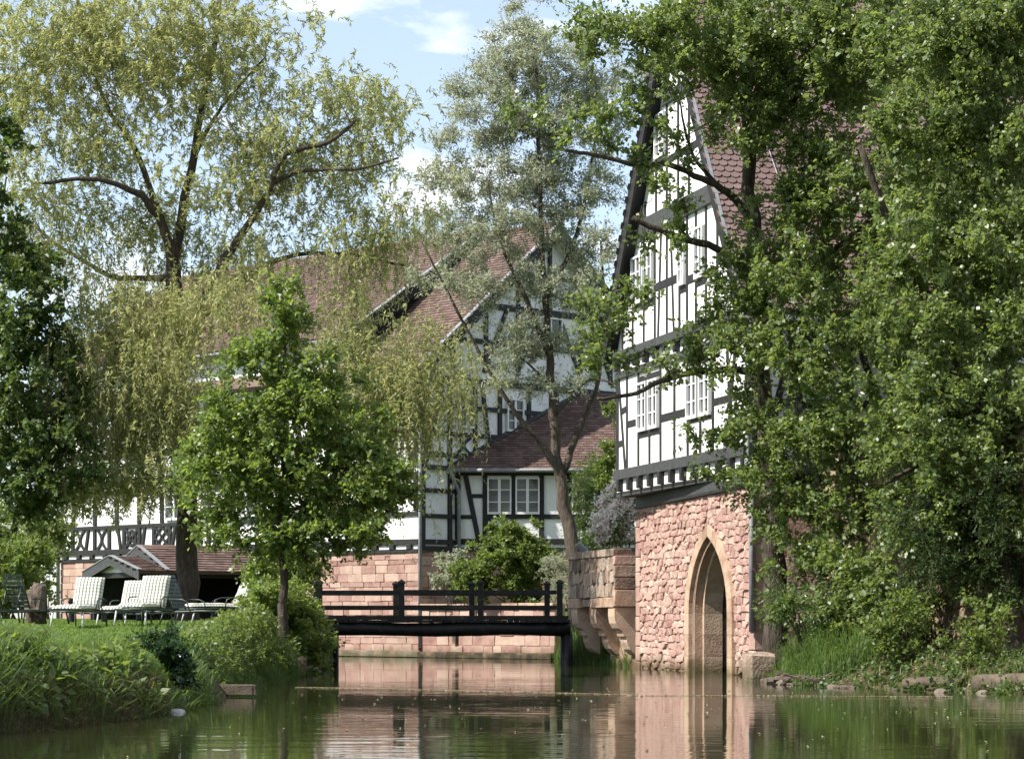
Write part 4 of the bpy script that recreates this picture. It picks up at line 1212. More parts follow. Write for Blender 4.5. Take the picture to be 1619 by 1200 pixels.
def grow(name, label, cat, limbs, blobs, leaf, mat, bark='bark', seed=1, group=None, habit='broad', root=None, twig_r=0.006, dens=1.0):
    """limbs: [(points, r0, r1)], first is the trunk. blobs: (x, y, Y, rx_px, ry_px, rY_m, clusters[, hang])
    leaf: dict(L, W, twigs, per, tl)"""
    rs = np.random.RandomState(seed)
    nodes, nrad = [], []
    paths = []
    for pts, r0, r1 in limbs:
        w = smooth_path([tuple(P(*p)) if len(p) == 3 else p[:3] for p in pts], 4)
        if not paths and len(pts[0]) == 3:
            w[0][2] = gz(w[0][0], w[0][1]) - .12
        n = len(w)
        rad = [r0 + (r1 - r0) * (i / (n - 1)) ** 0.8 for i in range(n)]
        # natural wobble
        for i in range(1, n - 1):
            w[i] = w[i] + rs.normal(size=3) * min(rad[i] * 0.22, 0.05)
        paths.append((w, rad))
        nodes += w; nrad += rad
    b0 = paths[0][0][0]
    if root is None: root = (float(b0[0]), float(b0[1]), float(b0[2]))
    t_ = thing(name, root, label, cat, group)
    for i, (w, rad) in enumerate(paths):
        rr_ = list(rad)
        if i == 0:
            rr_[0] *= 1.35
            if len(rr_) > 1: rr_[1] *= 1.1
        MB().tube(w, rr_, 12 if i == 0 else 8).build('trunk' if i == 0 else 'limb', bark, t_, True)
    # clusters
    cl, hang = [], []
    for bl in blobs:
        x, y, Y, rx, ry, rY, n = bl[:7]
        hg = bl[7] if len(bl) > 7 else 1.0
        if habit == 'weep' and y < 380: hg *= .72
        c = np.array(P(x, y, Y)); s = Y / F
        n = max(1, int(n * dens))
        u = unit_rand(rs, n) * (rs.rand(n, 1) ** 0.42)
        cl.append(c + u * np.array([rx * s, rY, ry * s])); hang += [hg] * n
    cl = np.concatenate(cl); hang = np.array(hang)
    NN = np.array(nodes); NR = np.array(nrad)
    order = np.argsort([np.min(np.linalg.norm(NN - c, axis=1)) for c in cl])
    cap = len(NN) + 4 * len(cl) + 8
    BN = np.zeros((cap, 3)); BR = np.zeros(cap); nb = len(NN)
    BN[:nb] = NN; BR[:nb] = NR
    br_ = MB()
    outd = np.zeros_like(cl)
    for ci in order:
        c = cl[ci]
        dv_ = BN[:nb] - c
        dist = np.sqrt((dv_ ** 2).sum(1)) + np.clip(dv_[:, 2], 0, 99) * (0.9 if habit != 'weep' else 0.0)
        k = int(np.argmin(dist))
        p0 = BN[k].copy(); Ld = np.linalg.norm(c - p0)
        r0 = min(BR[k] * 0.7, 0.006 + 0.011 * Ld ** 0.9)
        r0 = max(r0, 0.006)
        arch = 0.12 * Ld if habit != 'weep' else 0.22 * Ld
        m1 = p0 + (c - p0) * 0.35 + rs.normal(size=3) * 0.07 * Ld + np.array([0, 0, arch * .7])
        m2 = p0 + (c - p0) * 0.70 + rs.normal(size=3) * 0.06 * Ld + np.array([0, 0, arch])
        br_.tube([p0, m1, m2, c], [r0, r0 * .8, r0 * .6, r0 * .4], 5 if r0 > .015 else 4, False)
        for q_, f_ in ((m1, .8), (m2, .6), (c, .45)):
            BN[nb] = q_; BR[nb] = max(r0 * f_, .005); nb += 1
        o_ = c - p0
        outd[ci] = o_ / (np.linalg.norm(o_) + 1e-6)
    # twigs and leaves
    n = len(cl); tw, per, tl = leaf['twigs'], leaf['per'], leaf['tl']
    N_ = n * tw
    cc = np.repeat(cl, tw, 0); oo = np.repeat(outd, tw, 0); hh = np.repeat(hang, tw)
    if habit == 'weep':
        start = cc + rs.normal(size=(N_, 3)) * np.array([.32, .32, .22]) * leaf.get('spread', 1.0)
        hd = unit_rand(rs, N_); hd[:, 2] = np.abs(hd[:, 2]) * .3
        ln = tl * rs.uniform(.45, 1.25, N_) * hh
        S = 5
        pts = []
        for i in range(S):
            f_ = i / (S - 1)
            flat = np.clip(1.05 - hh * .75, .12, .8)
            p_ = start + hd * (ln * (.28 + flat) * (1 - (1 - f_) ** 2))[:, None]
            p_[:, 2] -= ln * f_ ** 1.6 * (1 - flat * .55)
            p_[:, :2] += rs.normal(size=(N_, 2)) * .02
            pts.append(p_)
        pts = np.stack(pts, 1)
        tt = rs.rand(N_, per) * (S - 1.001)
        i0 = tt.astype(int); fr = (tt - i0)[..., None]
        idx = np.arange(N_)[:, None]
        base = pts[idx, i0] * (1 - fr) + pts[idx, i0 + 1] * fr
        td = pts[idx, i0 + 1] - pts[idx, i0]
        td /= np.linalg.norm(td, axis=2, keepdims=True) + 1e-9
        base = base.reshape(-1, 3); td = td.reshape(-1, 3)
        d = td * .8 + unit_rand(rs, len(base)) * .75
        nrm = unit_rand(rs, len(base)) + np.array([0, -.2, .5])
        for i in range(0, N_, 3):
            br_.tube([pts[i, 0], pts[i, 2], pts[i, 4]], [.006, .004, .002], 3, False)
    else:
        tdir = unit_rand(rs, N_) + oo * .55 + np.array([0, 0, leaf.get('lift', .25)])
        tdir /= np.linalg.norm(tdir, axis=1, keepdims=True)
        ln = tl * rs.uniform(.4, 1.2, N_) * hh
        f_ = rs.uniform(.12, 1.0, (N_, per))
        base = cc[:, None] + tdir[:, None] * (ln[:, None] * f_)[..., None]
        base[..., 2] -= (ln[:, None] * f_ ** 2) * leaf.get('droop', .12)
        base += rs.normal(size=base.shape) * leaf.get('scat', .03)
        base = base.reshape(-1, 3)
        d = np.repeat(tdir, per, 0) * .55 + unit_rand(rs, len(base)) * .9 + np.array([0, 0, -.15])
        nrm = unit_rand(rs, len(base)) * leaf.get('nr', .8) + np.array([-.15, -.2, .75])
        for i in range(0, N_, 2):
            e = cc[i] + tdir[i] * ln[i]
            e[2] -= ln[i] * leaf.get('droop', .12)
            br_.tube([cc[i], (cc[i] + e) / 2 + np.array([0, 0, .02]), e], [twig_r, twig_r * .7, .002], 3, False)
    m = len(base)
    sz = np.clip(rs.lognormal(-.05, .30, m), .4, 1.7)
    b_o = br_.build('branches', bark, t_, False)
    b_o['kind'] = 'stuff'
    lo = link('crown', leaf_mesh('crown', base, d, nrm, leaf['L'] * sz, leaf['W'] * sz, mat), t_)
    lo['kind'] = 'stuff'
    return t_, base

NLEAF = 0
BROAD = dict(L=.082, W=.061, twigs=12, per=17, tl=.50)

# alder in front of the tall house (right)
def ar(x, y, Y, rx, ry, rY, k=1.0):
    return (x, y, Y, rx, ry, rY, max(3, int(math.pi * rx * ry / 760 * k)))
grow('alder_tree', 'green alder with bare limbs reaching across the tall half-timbered gable', 'tree',
     [([(1236, 1075, 49), (1226, 940, 49), (1218, 780, 49), (1208, 620, 49), (1196, 480, 48.6), (1186, 300, 48.4), (1176, 120, 48), (1170, -60, 48)], .27, .09),
      ([(1194, 450, 48.5), (1165, 412, 47.8), (1120, 388, 47.3), (1060, 372, 47), (1000, 344, 46.8)], .095, .05),
      ([(1190, 350, 48.4), (1150, 305, 47.8), (1110, 283, 47.3), (1060, 262, 47), (1010, 262, 46.8), (945, 246, 46.6), (893, 238, 46.4)], .085, .03),
      ([(1205, 590, 48.8), (1150, 585, 48), (1090, 590, 47.4), (1040, 605, 47), (995, 625, 46.8), (945, 630, 46.6)], .085, .03),
      ([(1150, 305, 47.8), (1105, 262, 47.4), (1085, 215, 47.2), (1075, 160, 47)], .05, .015),
      ([(1060, 597, 47.1), (1035, 560, 46.8), (985, 575, 46.6)], .035, .012),
      ([(1182, 250, 48.3), (1280, 130, 47.5), (1390, 20, 47)], .09, .03),
      ([(1200, 520, 48.6), (1290, 420, 47.5), (1400, 330, 46.8)], .09, .03)],
     [ar(940, 30, 46.6, 55, 35, .8, 1.0), ar(1010, 60, 46.6, 85, 50, 1.2, .9), ar(1120, 70, 47, 110, 95, 1.6, 1.5), ar(1240, 90, 47, 130, 110, 1.8, 1.7), ar(1360, 70, 47, 130, 110, 1.8, 1.7),
      ar(950, 195, 46.6, 80, 34, .9, .95), ar(850, 190, 46.5, 45, 20, .6, 1.0), ar(1055, 180, 46.8, 55, 45, 1.0, .5),
      ar(1150, 215, 47, 70, 55, 1.2, .75), ar(1290, 240, 47, 85, 70, 1.4, .9), ar(1370, 310, 46.6, 110, 90, 1.6, 1.2), ar(1225, 330, 47, 70, 50, 1.2, .8),
      ar(1110, 320, 47, 50, 30, .8, .45), ar(1040, 300, 46.8, 40, 28, .6, .5),
      ar(965, 500, 46.6, 50, 40, .8, .9), ar(935, 555, 46.5, 45, 32, .7, .9), ar(1030, 470, 46.8, 45, 35, .7, .35), ar(1125, 480, 47, 50, 45, 1.0, .7), ar(1010, 560, 46.8, 50, 22, .7, .6),
      ar(1220, 450, 47, 85, 60, 1.3, 1.1), ar(1320, 440, 46.6, 90, 80, 1.5, 1.2), ar(1180, 555, 47, 80, 55, 1.2, 1.3), ar(1290, 560, 46.5, 100, 75, 1.5, 1.3),
      ar(1125, 560, 46.8, 45, 28, .8, .7), ar(1165, 670, 47, 65, 38, .9, 1.1), ar(1250, 700, 46.6, 90, 60, 1.3, 1.3), ar(1340, 690, 46.4, 90, 70, 1.4, 1.3), ar(1110, 690, 46.8, 35, 16, .5, .8),
      ar(1165, 765, 46.8, 60, 28, .7, 1.0), ar(1240, 800, 46.6, 70, 42, 1.0, 1.2), ar(1320, 800, 46.4, 80, 55, 1.2, 1.3), ar(1260, 880, 46.4, 60, 40, .9, 1.1), ar(1330, 900, 46.2, 70, 50, 1.0, 1.2), ar(1300, 960, 46, 70, 36, .8, 1.0), ar(1070, 372, 47, 60, 24, .6, .8), ar(1040, 255, 46.8, 60, 24, .6, .8), ar(1080, 590, 47.2, 60, 20, .6, .8), ar(1200, 170, 47.2, 60, 50, 1.0, .7), ar(1180, 400, 47.4, 60, 50, 1.0, .8), ar(1290, 330, 47, 60, 60, 1.2, .8), ar(1000, 120, 46.6, 55, 30, .8, .35), ar(1390, 900, 44.8, 60, 50, .8, .9), ar(1400, 970, 44.0, 55, 40, .7, .8), ar(1350, 1000, 44.6, 50, 34, .6, .7), ar(1230, 200, 47.2, 60, 60, 1.0, .8), ar(1260, 400, 47.0, 70, 60, 1.0, .8)],
     BROAD, 'leaf_alder', 'bark', 3, dens=.86)

grow('alder_tree', 'dense dark alder at the right edge overhanging the moat bank', 'tree',
     [([(1612, 1080, 42.3), (1600, 960, 42.6), (1575, 820, 43.2), (1545, 660, 43.8), (1500, 560, 44.2), (1468, 482, 44), (1410, 370, 43.8), (1360, 230, 43.6)], .24, .05),
      ([(1575, 690, 44.5), (1500, 700, 43.8), (1450, 735, 43.5), (1400, 765, 43.2)], .09, .03),
      ([(1560, 740, 44.5), (1640, 560, 44), (1660, 380, 43.8), (1640, 150, 43.6)], .14, .05),
      ([(1585, 860, 44.5), (1510, 810, 43.6), (1430, 800, 43.2)], .07, .02)],
     [ar(1480, 60, 43.8, 110, 90, 1.6, 1.5), ar(1590, 80, 43.6, 100, 110, 1.8, 1.6), ar(1490, 200, 43.8, 110, 90, 1.7, 1.4), ar(1600, 250, 43.6, 90, 100, 1.7, 1.4),
      ar(1450, 370, 43.8, 90, 80, 1.5, 1.3), ar(1560, 380, 43.6, 100, 80, 1.6, 1.3), ar(1440, 500, 43.6, 90, 70, 1.5, 1.3), ar(1570, 520, 43.5, 100, 80, 1.7, 1.5),
      ar(1470, 620, 43.5, 100, 60, 1.6, 1.4), ar(1590, 650, 43.5, 90, 80, 1.7, 1.7), ar(1430, 700, 43.3, 80, 50, 1.3, 1.4), ar(1540, 740, 43.5, 110, 70, 1.8, 2.0),
      ar(1460, 810, 43.6, 90, 50, 1.5, 1.9), ar(1580, 840, 43.6, 90, 70, 1.8, 2.1), ar(1520, 890, 43.8, 90, 30, 1.4, 1.6), ar(1640, 440, 43.6, 60, 130, 1.6, 1.2)],
     BROAD, 'leaf_alder', 'bark', 4, dens=.92)

# dark broadleaf mass behind, to the right of the tall house
grow('broadleaf_tree', 'dark tree standing behind the right alder beside the stone wall', 'tree',
     [([(1560, 1000, 51), (1555, 700, 51), (1550, 400, 51), (1540, 100, 51)], .25, .08)],
     [ar(1540, 100, 51, 160, 120, 1.6, 1.0), ar(1540, 320, 51, 160, 120, 1.6, 1.1), ar(1500, 540, 51, 150, 110, 1.5, 1.2), ar(1560, 720, 51, 130, 110, 1.5, 1.4), ar(1450, 760, 51, 90, 70, 1.2, 1.2), ar(1560, 860, 50.5, 110, 60, 1.2, 1.3)],
     dict(L=.11, W=.08, twigs=10, per=13, tl=.55), 'leaf_oak', 'bark', 5)

# big weeping willow
def wi(x, y, rx, ry, k=1.0, hang=1.0, Y=64.0, rY=2.0):
    return (x, y, Y, rx, ry, rY, max(3, int(math.pi * rx * ry / 900 * k)), hang)
grow('weeping_willow', 'huge pale green weeping willow with thick dark trunk on the lawn', 'tree',
     [([(297, 1000, 64), (296, 900, 64), (292, 800, 64), (284, 680, 64), (276, 540, 64), (274, 420, 64)], .31, .20),
      ([(274, 430, 64), (262, 370, 63.6), (232, 318, 63.2), (196, 296, 62.8), (140, 282, 62.4), (70, 290, 62)], .15, .04),
      ([(274, 425, 64), (290, 330, 64.3), (306, 250, 64.5), (322, 160, 64.8), (345, 30, 65), (350, -60, 65)], .15, .05),
      ([(284, 560, 64), (345, 430, 63.6), (385, 365, 63.3), (420, 310, 63), (452, 245, 62.8), (520, 225, 62.6), (562, 190, 62.5)], .14, .04),
      ([(432, 290, 63), (480, 270, 62.8), (560, 268, 62.4), (630, 250, 62.2)], .07, .025),
      ([(262, 370, 63.6), (215, 240, 64.4), (165, 160, 64.8), (140, 60, 65)], .10, .03),
      ([(306, 250, 64.5), (350, 170, 64), (420, 90, 63.6)], .07, .02),
      ([(274, 440, 64), (190, 440, 65), (110, 400, 65.5), (30, 340, 66)], .10, .03),
      ([(300, 520, 64.1), (420, 420, 65), (520, 400, 65.2), (640, 420, 65)], .09, .03)],
     [wi(60, 40, 110, 60, 1.1, .7), wi(200, 30, 110, 70, 1.2, .7), wi(340, 30, 100, 60, 1.1, .7), wi(90, 130, 120, 60, 1.1, .8), wi(230, 130, 110, 60, 1.1, .8), wi(390, 110, 80, 60, 1.0, .8), wi(470, 60, 45, 40, .6, .7),
      wi(510, 150, 80, 45, 1.1, .8), wi(590, 160, 60, 50, 1.1, .9), wi(60, 230, 100, 60, .9, .9), wi(190, 230, 100, 50, .9), wi(370, 215, 70, 50, .9), wi(470, 240, 80, 45, 1.0), wi(580, 250, 75, 45, .9, 1.1),
      wi(70, 320, 90, 50, .8, 1.1), wi(200, 330, 90, 40, .8, 1.1), wi(340, 300, 90, 45, 1.1, 1.0), wi(470, 310, 80, 40, .9, 1.2), wi(590, 330, 70, 45, .8, 1.3), wi(640, 360, 40, 60, .7, 1.3),
      wi(130, 410, 90, 45, .8, 1.2), wi(250, 400, 70, 40, .8, 1.1), wi(360, 390, 70, 40, .9, 1.1), wi(480, 390, 80, 35, .9, 1.3), wi(580, 410, 60, 40, 1.0, 1.5),
      wi(200, 480, 110, 45, 1.5, 1.4, 62.5), wi(320, 470, 80, 40, 1.3, 1.3, 62.5), wi(160, 560, 90, 50, 1.5, 1.5, 62.5), wi(270, 560, 80, 50, 1.3, 1.4, 62.5), wi(560, 480, 50, 40, 1.2, 1.8), wi(680, 530, 55, 25, 1.6, 1.5, 63, 1.2), wi(630, 570, 50, 30, 1.7, 2.1, 63, 1.2), wi(700, 585, 35, 25, 1.3, 2.2, 63, 1.0),
      wi(595, 640, 40, 40, 1.7, 2.4, 63, 1.2), wi(660, 660, 35, 35, 1.1, 2.2, 63, 1.0),
      wi(150, 660, 70, 40, 1.3, 1.3, 62.5), wi(230, 680, 60, 40, 1.2, 1.2, 62.5), wi(190, 760, 80, 30, 1.4, .8, 62.5), wi(110, 770, 50, 30, 1.2, .8, 62.5), wi(330, 760, 60, 35, 1.0, .8, 62.5), wi(560, 740, 40, 30, 1.2, 1.5, 63), wi(690, 560, 45, 25, 2.0, 2.0, 63, 1.0), wi(600, 600, 55, 35, 2.0, 2.2, 63, 1.2), wi(610, 720, 35, 35, 1.6, 2.0, 63, 1.0), wi(650, 620, 45, 40, 1.4, 2.4, 63, 1.0), wi(540, 560, 50, 50, 1.4, 1.8, 63.5, 1.4), wi(720, 620, 20, 30, 1.2, 1.8, 63, .8), wi(30, 420, 60, 60, 1.0, 1.2), wi(120, 610, 70, 40, 1.3, 1.4, 61.8, 1.0), wi(220, 620, 80, 45, 1.3, 1.4, 61.8, 1.0), wi(130, 720, 60, 30, 1.4, 1.1, 61.8, 1.0), wi(230, 740, 70, 30, 1.4, 1.0, 61.8, 1.0), wi(300, 660, 50, 50, 1.2, 1.3, 61.8, 1.0), wi(430, 240, 60, 40, .9, 1.0), wi(130, 60, 120, 50, .7, .7), wi(300, 110, 80, 50, .8, .8)],
     dict(L=.12, W=.030, twigs=19, per=28, tl=.85, spread=1.35), 'leaf_willow', 'bark', 6, habit='weep', dens=.80)

# silver willow by the parapet
def sv(x, y, rx, ry, k=1.0, Y=73.0, rY=1.6):
    return (x, y, Y, rx, ry, rY, max(3, int(math.pi * rx * ry / 470 * k)), 1.0)
grow('silver_willow', 'slender grey-green willow with forked trunk behind the stone parapet', 'tree',
     [([(912, 905, 72.5), (900, 840, 72.6), (886, 760, 72.8), (878, 680, 73), (872, 600, 73), (864, 500, 73), (858, 400, 73), (852, 260, 73), (848, 100, 73)], .23, .04),
      ([(890, 765, 72.8), (862, 712, 72.6), (830, 672, 72.5), (806, 640, 72.4), (760, 560, 72.2), (712, 470, 72), (668, 385, 71.8)], .12, .025),
      ([(890, 745, 72.8), (908, 700, 73), (928, 650, 73.2), (945, 600, 73.4), (955, 500, 73.6), (950, 380, 73.6)], .12, .03),
      ([(876, 660, 73), (905, 625, 73), (935, 600, 72.6), (975, 608, 72.3)], .06, .02),
      ([(868, 560, 73), (830, 470, 72.6), (790, 380, 72.4), (770, 280, 72.2)], .10, .02),
      ([(862, 470, 73), (905, 390, 73.3), (930, 290, 73.5), (945, 180, 73.6)], .09, .02),
      ([(872, 610, 73), (835, 575, 72.7), (800, 548, 72.4)], .05, .015)],
     [sv(828, 40, 50, 45, .9), sv(800, 110, 75, 50, 1.1), sv(880, 110, 70, 60, 1.1), sv(770, 190, 85, 60, 1.1), sv(860, 200, 80, 60, 1.1), sv(940, 180, 60, 70, .8), sv(985, 130, 45, 50, .5),
      sv(730, 280, 70, 50, .9), sv(820, 290, 80, 55, 1.1), sv(910, 290, 70, 60, .9), sv(700, 370, 55, 45, .7), sv(780, 370, 80, 50, .9), sv(870, 370, 70, 50, .8), sv(945, 400, 50, 50, .7), sv(690, 450, 45, 40, .7),
      sv(760, 460, 70, 45, .8), sv(840, 460, 70, 45, .8), sv(915, 470, 55, 45, .7), sv(820, 540, 70, 35, .9), sv(890, 545, 60, 35, .9), sv(800, 600, 50, 30, .7), sv(930, 590, 40, 30, .6), sv(860, 610, 50, 25, .6)],
     dict(L=.105, W=.036, twigs=15, per=17, tl=.62, lift=.5, droop=.05, scat=.05, nr=1.0), 'leaf_silver', 'bark_brown', 7, dens=1.0)

# young maple by the bridge
def mp_(x, y, rx, ry, k=1.0, Y=50.0, rY=1.2):
    return (x, y, Y, rx, ry, rY, max(3, int(math.pi * rx * ry / 620 * k)), 1.0)
grow('young_maple', 'bright green young tree with conical crown on the left bank by the bridge', 'tree',
     [([(448, 1005, 50), (447, 900, 50), (445, 800, 50), (449, 680, 50), (450, 560, 50), (453, 450, 50)], .10, .02)],
     [mp_(452, 465, 22, 23, 1.4, rY=.3), mp_(452, 510, 49, 36, 1.3, rY=.6), mp_(447, 570, 82, 42, 1.3, rY=.9), mp_(416, 630, 88, 42, 1.3), mp_(517, 625, 71, 42, 1.3), mp_(382, 690, 82, 47, 1.2), mp_(483, 690, 88, 47, 1.3), mp_(573, 690, 60, 42, 1.0),
      mp_(360, 760, 99, 47, 1.3), mp_(472, 760, 88, 47, 1.2), mp_(584, 760, 77, 52, 1.2), mp_(394, 830, 99, 36, 1.2), mp_(506, 830, 99, 36, 1.2), mp_(618, 780, 49, 42, 1.0), mp_(472, 870, 88, 23, 1.0), mp_(573, 850, 49, 29, .9), mp_(293, 720, 33, 31, .8)],
     dict(L=.085, W=.066, twigs=12, per=17, tl=.46, droop=.1), 'leaf_maple', 'bark', 8)

# dark tree on the left edge
grow('oak_tree', 'dark green broadleaf tree filling the left edge above the lawn', 'tree',
     [([(-70, 1010, 62), (-72, 850, 62), (-66, 650, 62), (-60, 400, 62)], .28, .12),
      ([(-70, 800, 62), (0, 700, 61.5), (70, 640, 61)], .10, .02), ([(-68, 640, 62), (0, 540, 61.5), (60, 480, 61)], .10, .02), ([(-62, 480, 62), (-10, 380, 61.6), (10, 280, 61.4)], .09, .02)],
     [ar(-5, 225, 61.5, 32, 45, .8, 1.1), ar(-30, 320, 61.5, 60, 70, 1.2, 1.3), ar(10, 400, 61.3, 60, 50, 1.2, 1.4), ar(50, 450, 61.2, 50, 45, 1.1, 1.4), ar(0, 520, 61.2, 90, 60, 1.5, 1.6), ar(80, 535, 61, 45, 50, 1.0, 1.3),
      ar(40, 610, 61, 85, 55, 1.5, 1.7), ar(110, 620, 61, 30, 40, .8, 1.0), ar(10, 700, 61, 90, 60, 1.5, 1.8), ar(95, 700, 61, 50, 50, 1.1, 1.5), ar(40, 770, 61, 90, 38, 1.3, 1.8), ar(130, 750, 61, 35, 28, .8, 1.1), ar(60, 805, 61, 50, 18, .8, 1.3), ar(-60, 600, 61.5, 60, 150, 1.5, 1.0)],
     dict(L=.115, W=.085, twigs=11, per=14, tl=.46), 'leaf_oak', 'bark', 9)

# bushes -------------------------------------------------------------
def bush(name, label, cat, base, blobs, leaf, mat, seed, group=None, bark='bark_brown', stems=7, r=.02, spread=.5):
    rs = np.random.RandomState(seed)
    bx_, by_ = base
    bz = gz(bx_, by_) - .05
    limbs = []
    cs = [P(b_[0], b_[1], b_[2]) for b_ in blobs]
    for i in range(stems):
        c = cs[i % len(cs)]
        st = (bx_ + rs.uniform(-spread, spread) * .6, by_ + rs.uniform(-.3, .3) * spread, bz, 0)
        en = (c.x + rs.uniform(-spread, spread), c.y + rs.uniform(-.4, .4) * spread, c.z + rs.uniform(-.1, .15), 0)
        md = ((st[0] * .6 + en[0] * .4), (st[1] * .6 + en[1] * .4), st[2] * .45 + en[2] * .55, 0)
        limbs.append(([st, md, en], r, r * .4))
    return grow(name, label, cat, limbs, blobs, leaf, mat, bark, seed, group, root=(bx_, by_, bz))

BL = dict(L=.088, W=.055, twigs=11, per=14, tl=.30, droop=.1)
def bb_(x, y, Y, rx, ry, rY, k=1.0): return (x, y, Y, rx, ry, rY, max(3, int(math.pi * rx * ry / 125 * k)), 1.0)
bush('round_bush', 'bright green rounded bush above the moat wall behind the bridge', 'bush', (0.1, 78.6),
     [bb_(815, 845, 78.5, 42, 26, .7), bb_(795, 880, 78.3, 60, 32, .9), bb_(845, 885, 78.3, 42, 38, .8), bb_(765, 905, 78.2, 52, 28, .8), bb_(840, 920, 78.2, 48, 28, .7), bb_(790, 930, 78.0, 50, 20, .6, .8), bb_(850, 945, 78.0, 34, 16, .5, .7), bb_(740, 925, 78.4, 26, 22, .5, .8)], BL, 'leaf_bush', 20, stems=10)
bush('grey_shrub', 'small grey-green shrub left of the round bush at the manor corner', 'bush', (-1.75, 79.9),
     [bb_(718, 888, 79.6, 24, 22, .5), bb_(712, 915, 79.5, 24, 22, .5)], BL, 'leaf_silver', 21, stems=5)
bush('feathery_shrub', 'pale feathery shrub between the round bush and the parapet', 'bush', (1.55, 76.9),
     [bb_(882, 895, 76.6, 22, 25, .4), bb_(888, 925, 76.4, 22, 26, .4)], dict(L=.09, W=.018, twigs=10, per=16, tl=.4, droop=.3), 'leaf_silver', 22, stems=6)
bush('yew_shrub', 'dark upright shrub right of the lodge windows', 'bush', (2.3, 77.5),
     [bb_(930, 780, 77, 28, 40, .6), bb_(925, 830, 77, 32, 34, .7), bb_(950, 740, 77.5, 24, 34, .6), bb_(945, 850, 76, 25, 25, .5)], dict(L=.08, W=.03, twigs=9, per=13, tl=.4), 'leaf_oak', 23, stems=8)
t_, basep = bush('blossom_bush', 'bush covered in pale pink blossom beside the tall house', 'bush', (3.1, 69.0),
     [bb_(985, 800, 68.5, 22, 26, .5, 1.1), bb_(975, 835, 68.4, 32, 26, .6, 1.1), bb_(1000, 780, 69, 18, 30, .5)], BL, 'leaf_bush', 24, stems=7)
rs_ = np.random.RandomState(3)
pk = basep[rs_.choice(len(basep), min(14000, len(basep)), False)] + rs_.normal(size=(min(14000, len(basep)), 3)) * .04 + np.array([-.08, -.10, .06])
bo = link('blossom', leaf_mesh('blossom', pk, unit_rand(rs_, len(pk)), unit_rand(rs_, len(pk)) + np.array([-.3, -.8, .5]), np.full(len(pk), .085), np.full(len(pk), .075), 'petal'), t_)
bo['kind'] = 'stuff'
bush('sapling', 'light green sapling close against the left edge of the tall gable', 'bush', (2.9, 72.0),
     [bb_(965, 720, 71.5, 20, 22, .4), bb_(960, 760, 71.5, 22, 20, .4), bb_(975, 660, 71.8, 16, 26, .4, .6)], BL, 'leaf_bush', 25, stems=5)
# shrubs on the left
bush('laurel_shrub', 'dark glossy rounded shrub on the left bank by the stone ledge', 'bush', (-4.40, 32.6),
     [bb_(262, 1028, 32.4, 48, 34, .36, .55), bb_(275, 1062, 32.4, 38, 34, .34, .55), bb_(236, 1030, 32.4, 30, 26, .3, .55)], dict(L=.062, W=.03, twigs=9, per=13, tl=.17, droop=.25, scat=.02), 'leaf_laurel', 26, stems=8, r=.010, spread=.25)
bush('bank_shrub', 'leafy dark shrub round the foot of the young tree beside the bridge', 'bush', (-4.75, 56.0),
     [bb_(455, 925, 56, 36, 34, .7), bb_(470, 900, 56, 36, 26, .6), bb_(460, 965, 55, 44, 40, .8), bb_(480, 1000, 55, 34, 36, .7), bb_(490, 1020, 54, 34, 28, .5), bb_(420, 905, 54, 26, 36, .6), bb_(420, 950, 53, 36, 36, .6)], dict(L=.085, W=.06, twigs=9, per=12, tl=.32), 'leaf_maple', 27, stems=12)
bush('bank_shrub', 'dense low shrub hiding the left end of the bridge above the stone post', 'bush', (-4.62, 58.5),
     [bb_(490, 1005, 58, 32, 30, .6, .8), bb_(470, 970, 58.5, 30, 26, .6, .8), bb_(480, 1035, 57, 36, 24, .5, .8), bb_(508, 1035, 59, 18, 18, .4, .7)], dict(L=.085, W=.06, twigs=9, per=12, tl=.30), 'leaf_oak', 28, stems=10)
bush('herb_bush', 'light green leafy bush on the bank right of the dark laurel', 'bush', (-4.75, 44.0),
     [bb_(400, 985, 44, 44, 26, .6, .5), bb_(360, 1010, 43, 36, 22, .5, .5), bb_(430, 1030, 44, 30, 26, .5, .5)], dict(L=.07, W=.03, twigs=9, per=14, tl=.24), 'leaf_bush', 29, stems=10, r=.012)
for i, (x, y, Y, rx, ry, lab) in enumerate(((30, 900, 78, 60, 62, 'big green bush behind the boulder on the left'), (-50, 880, 80, 70, 80, 'wide green bush at the far left edge of the lawn'), (65, 850, 84, 45, 45, 'tall bush against the left end of the manor'), (10, 845, 88, 75, 55, 'high hedge-like bush far behind the dark left tree'))):
    c = P(x, y, Y)
    bush('garden_bush', lab, 'bush', (c.x, c.y), [bb_(x, y, Y, rx, ry, 1.2, .5), bb_(x - 20, y + 35, Y - .5, rx * .9, ry * .6, 1.0, .5)], dict(L=.12, W=.085, twigs=10, per=12, tl=.5), 'leaf_bush', 30 + i, 'garden bushes on the left', stems=6)
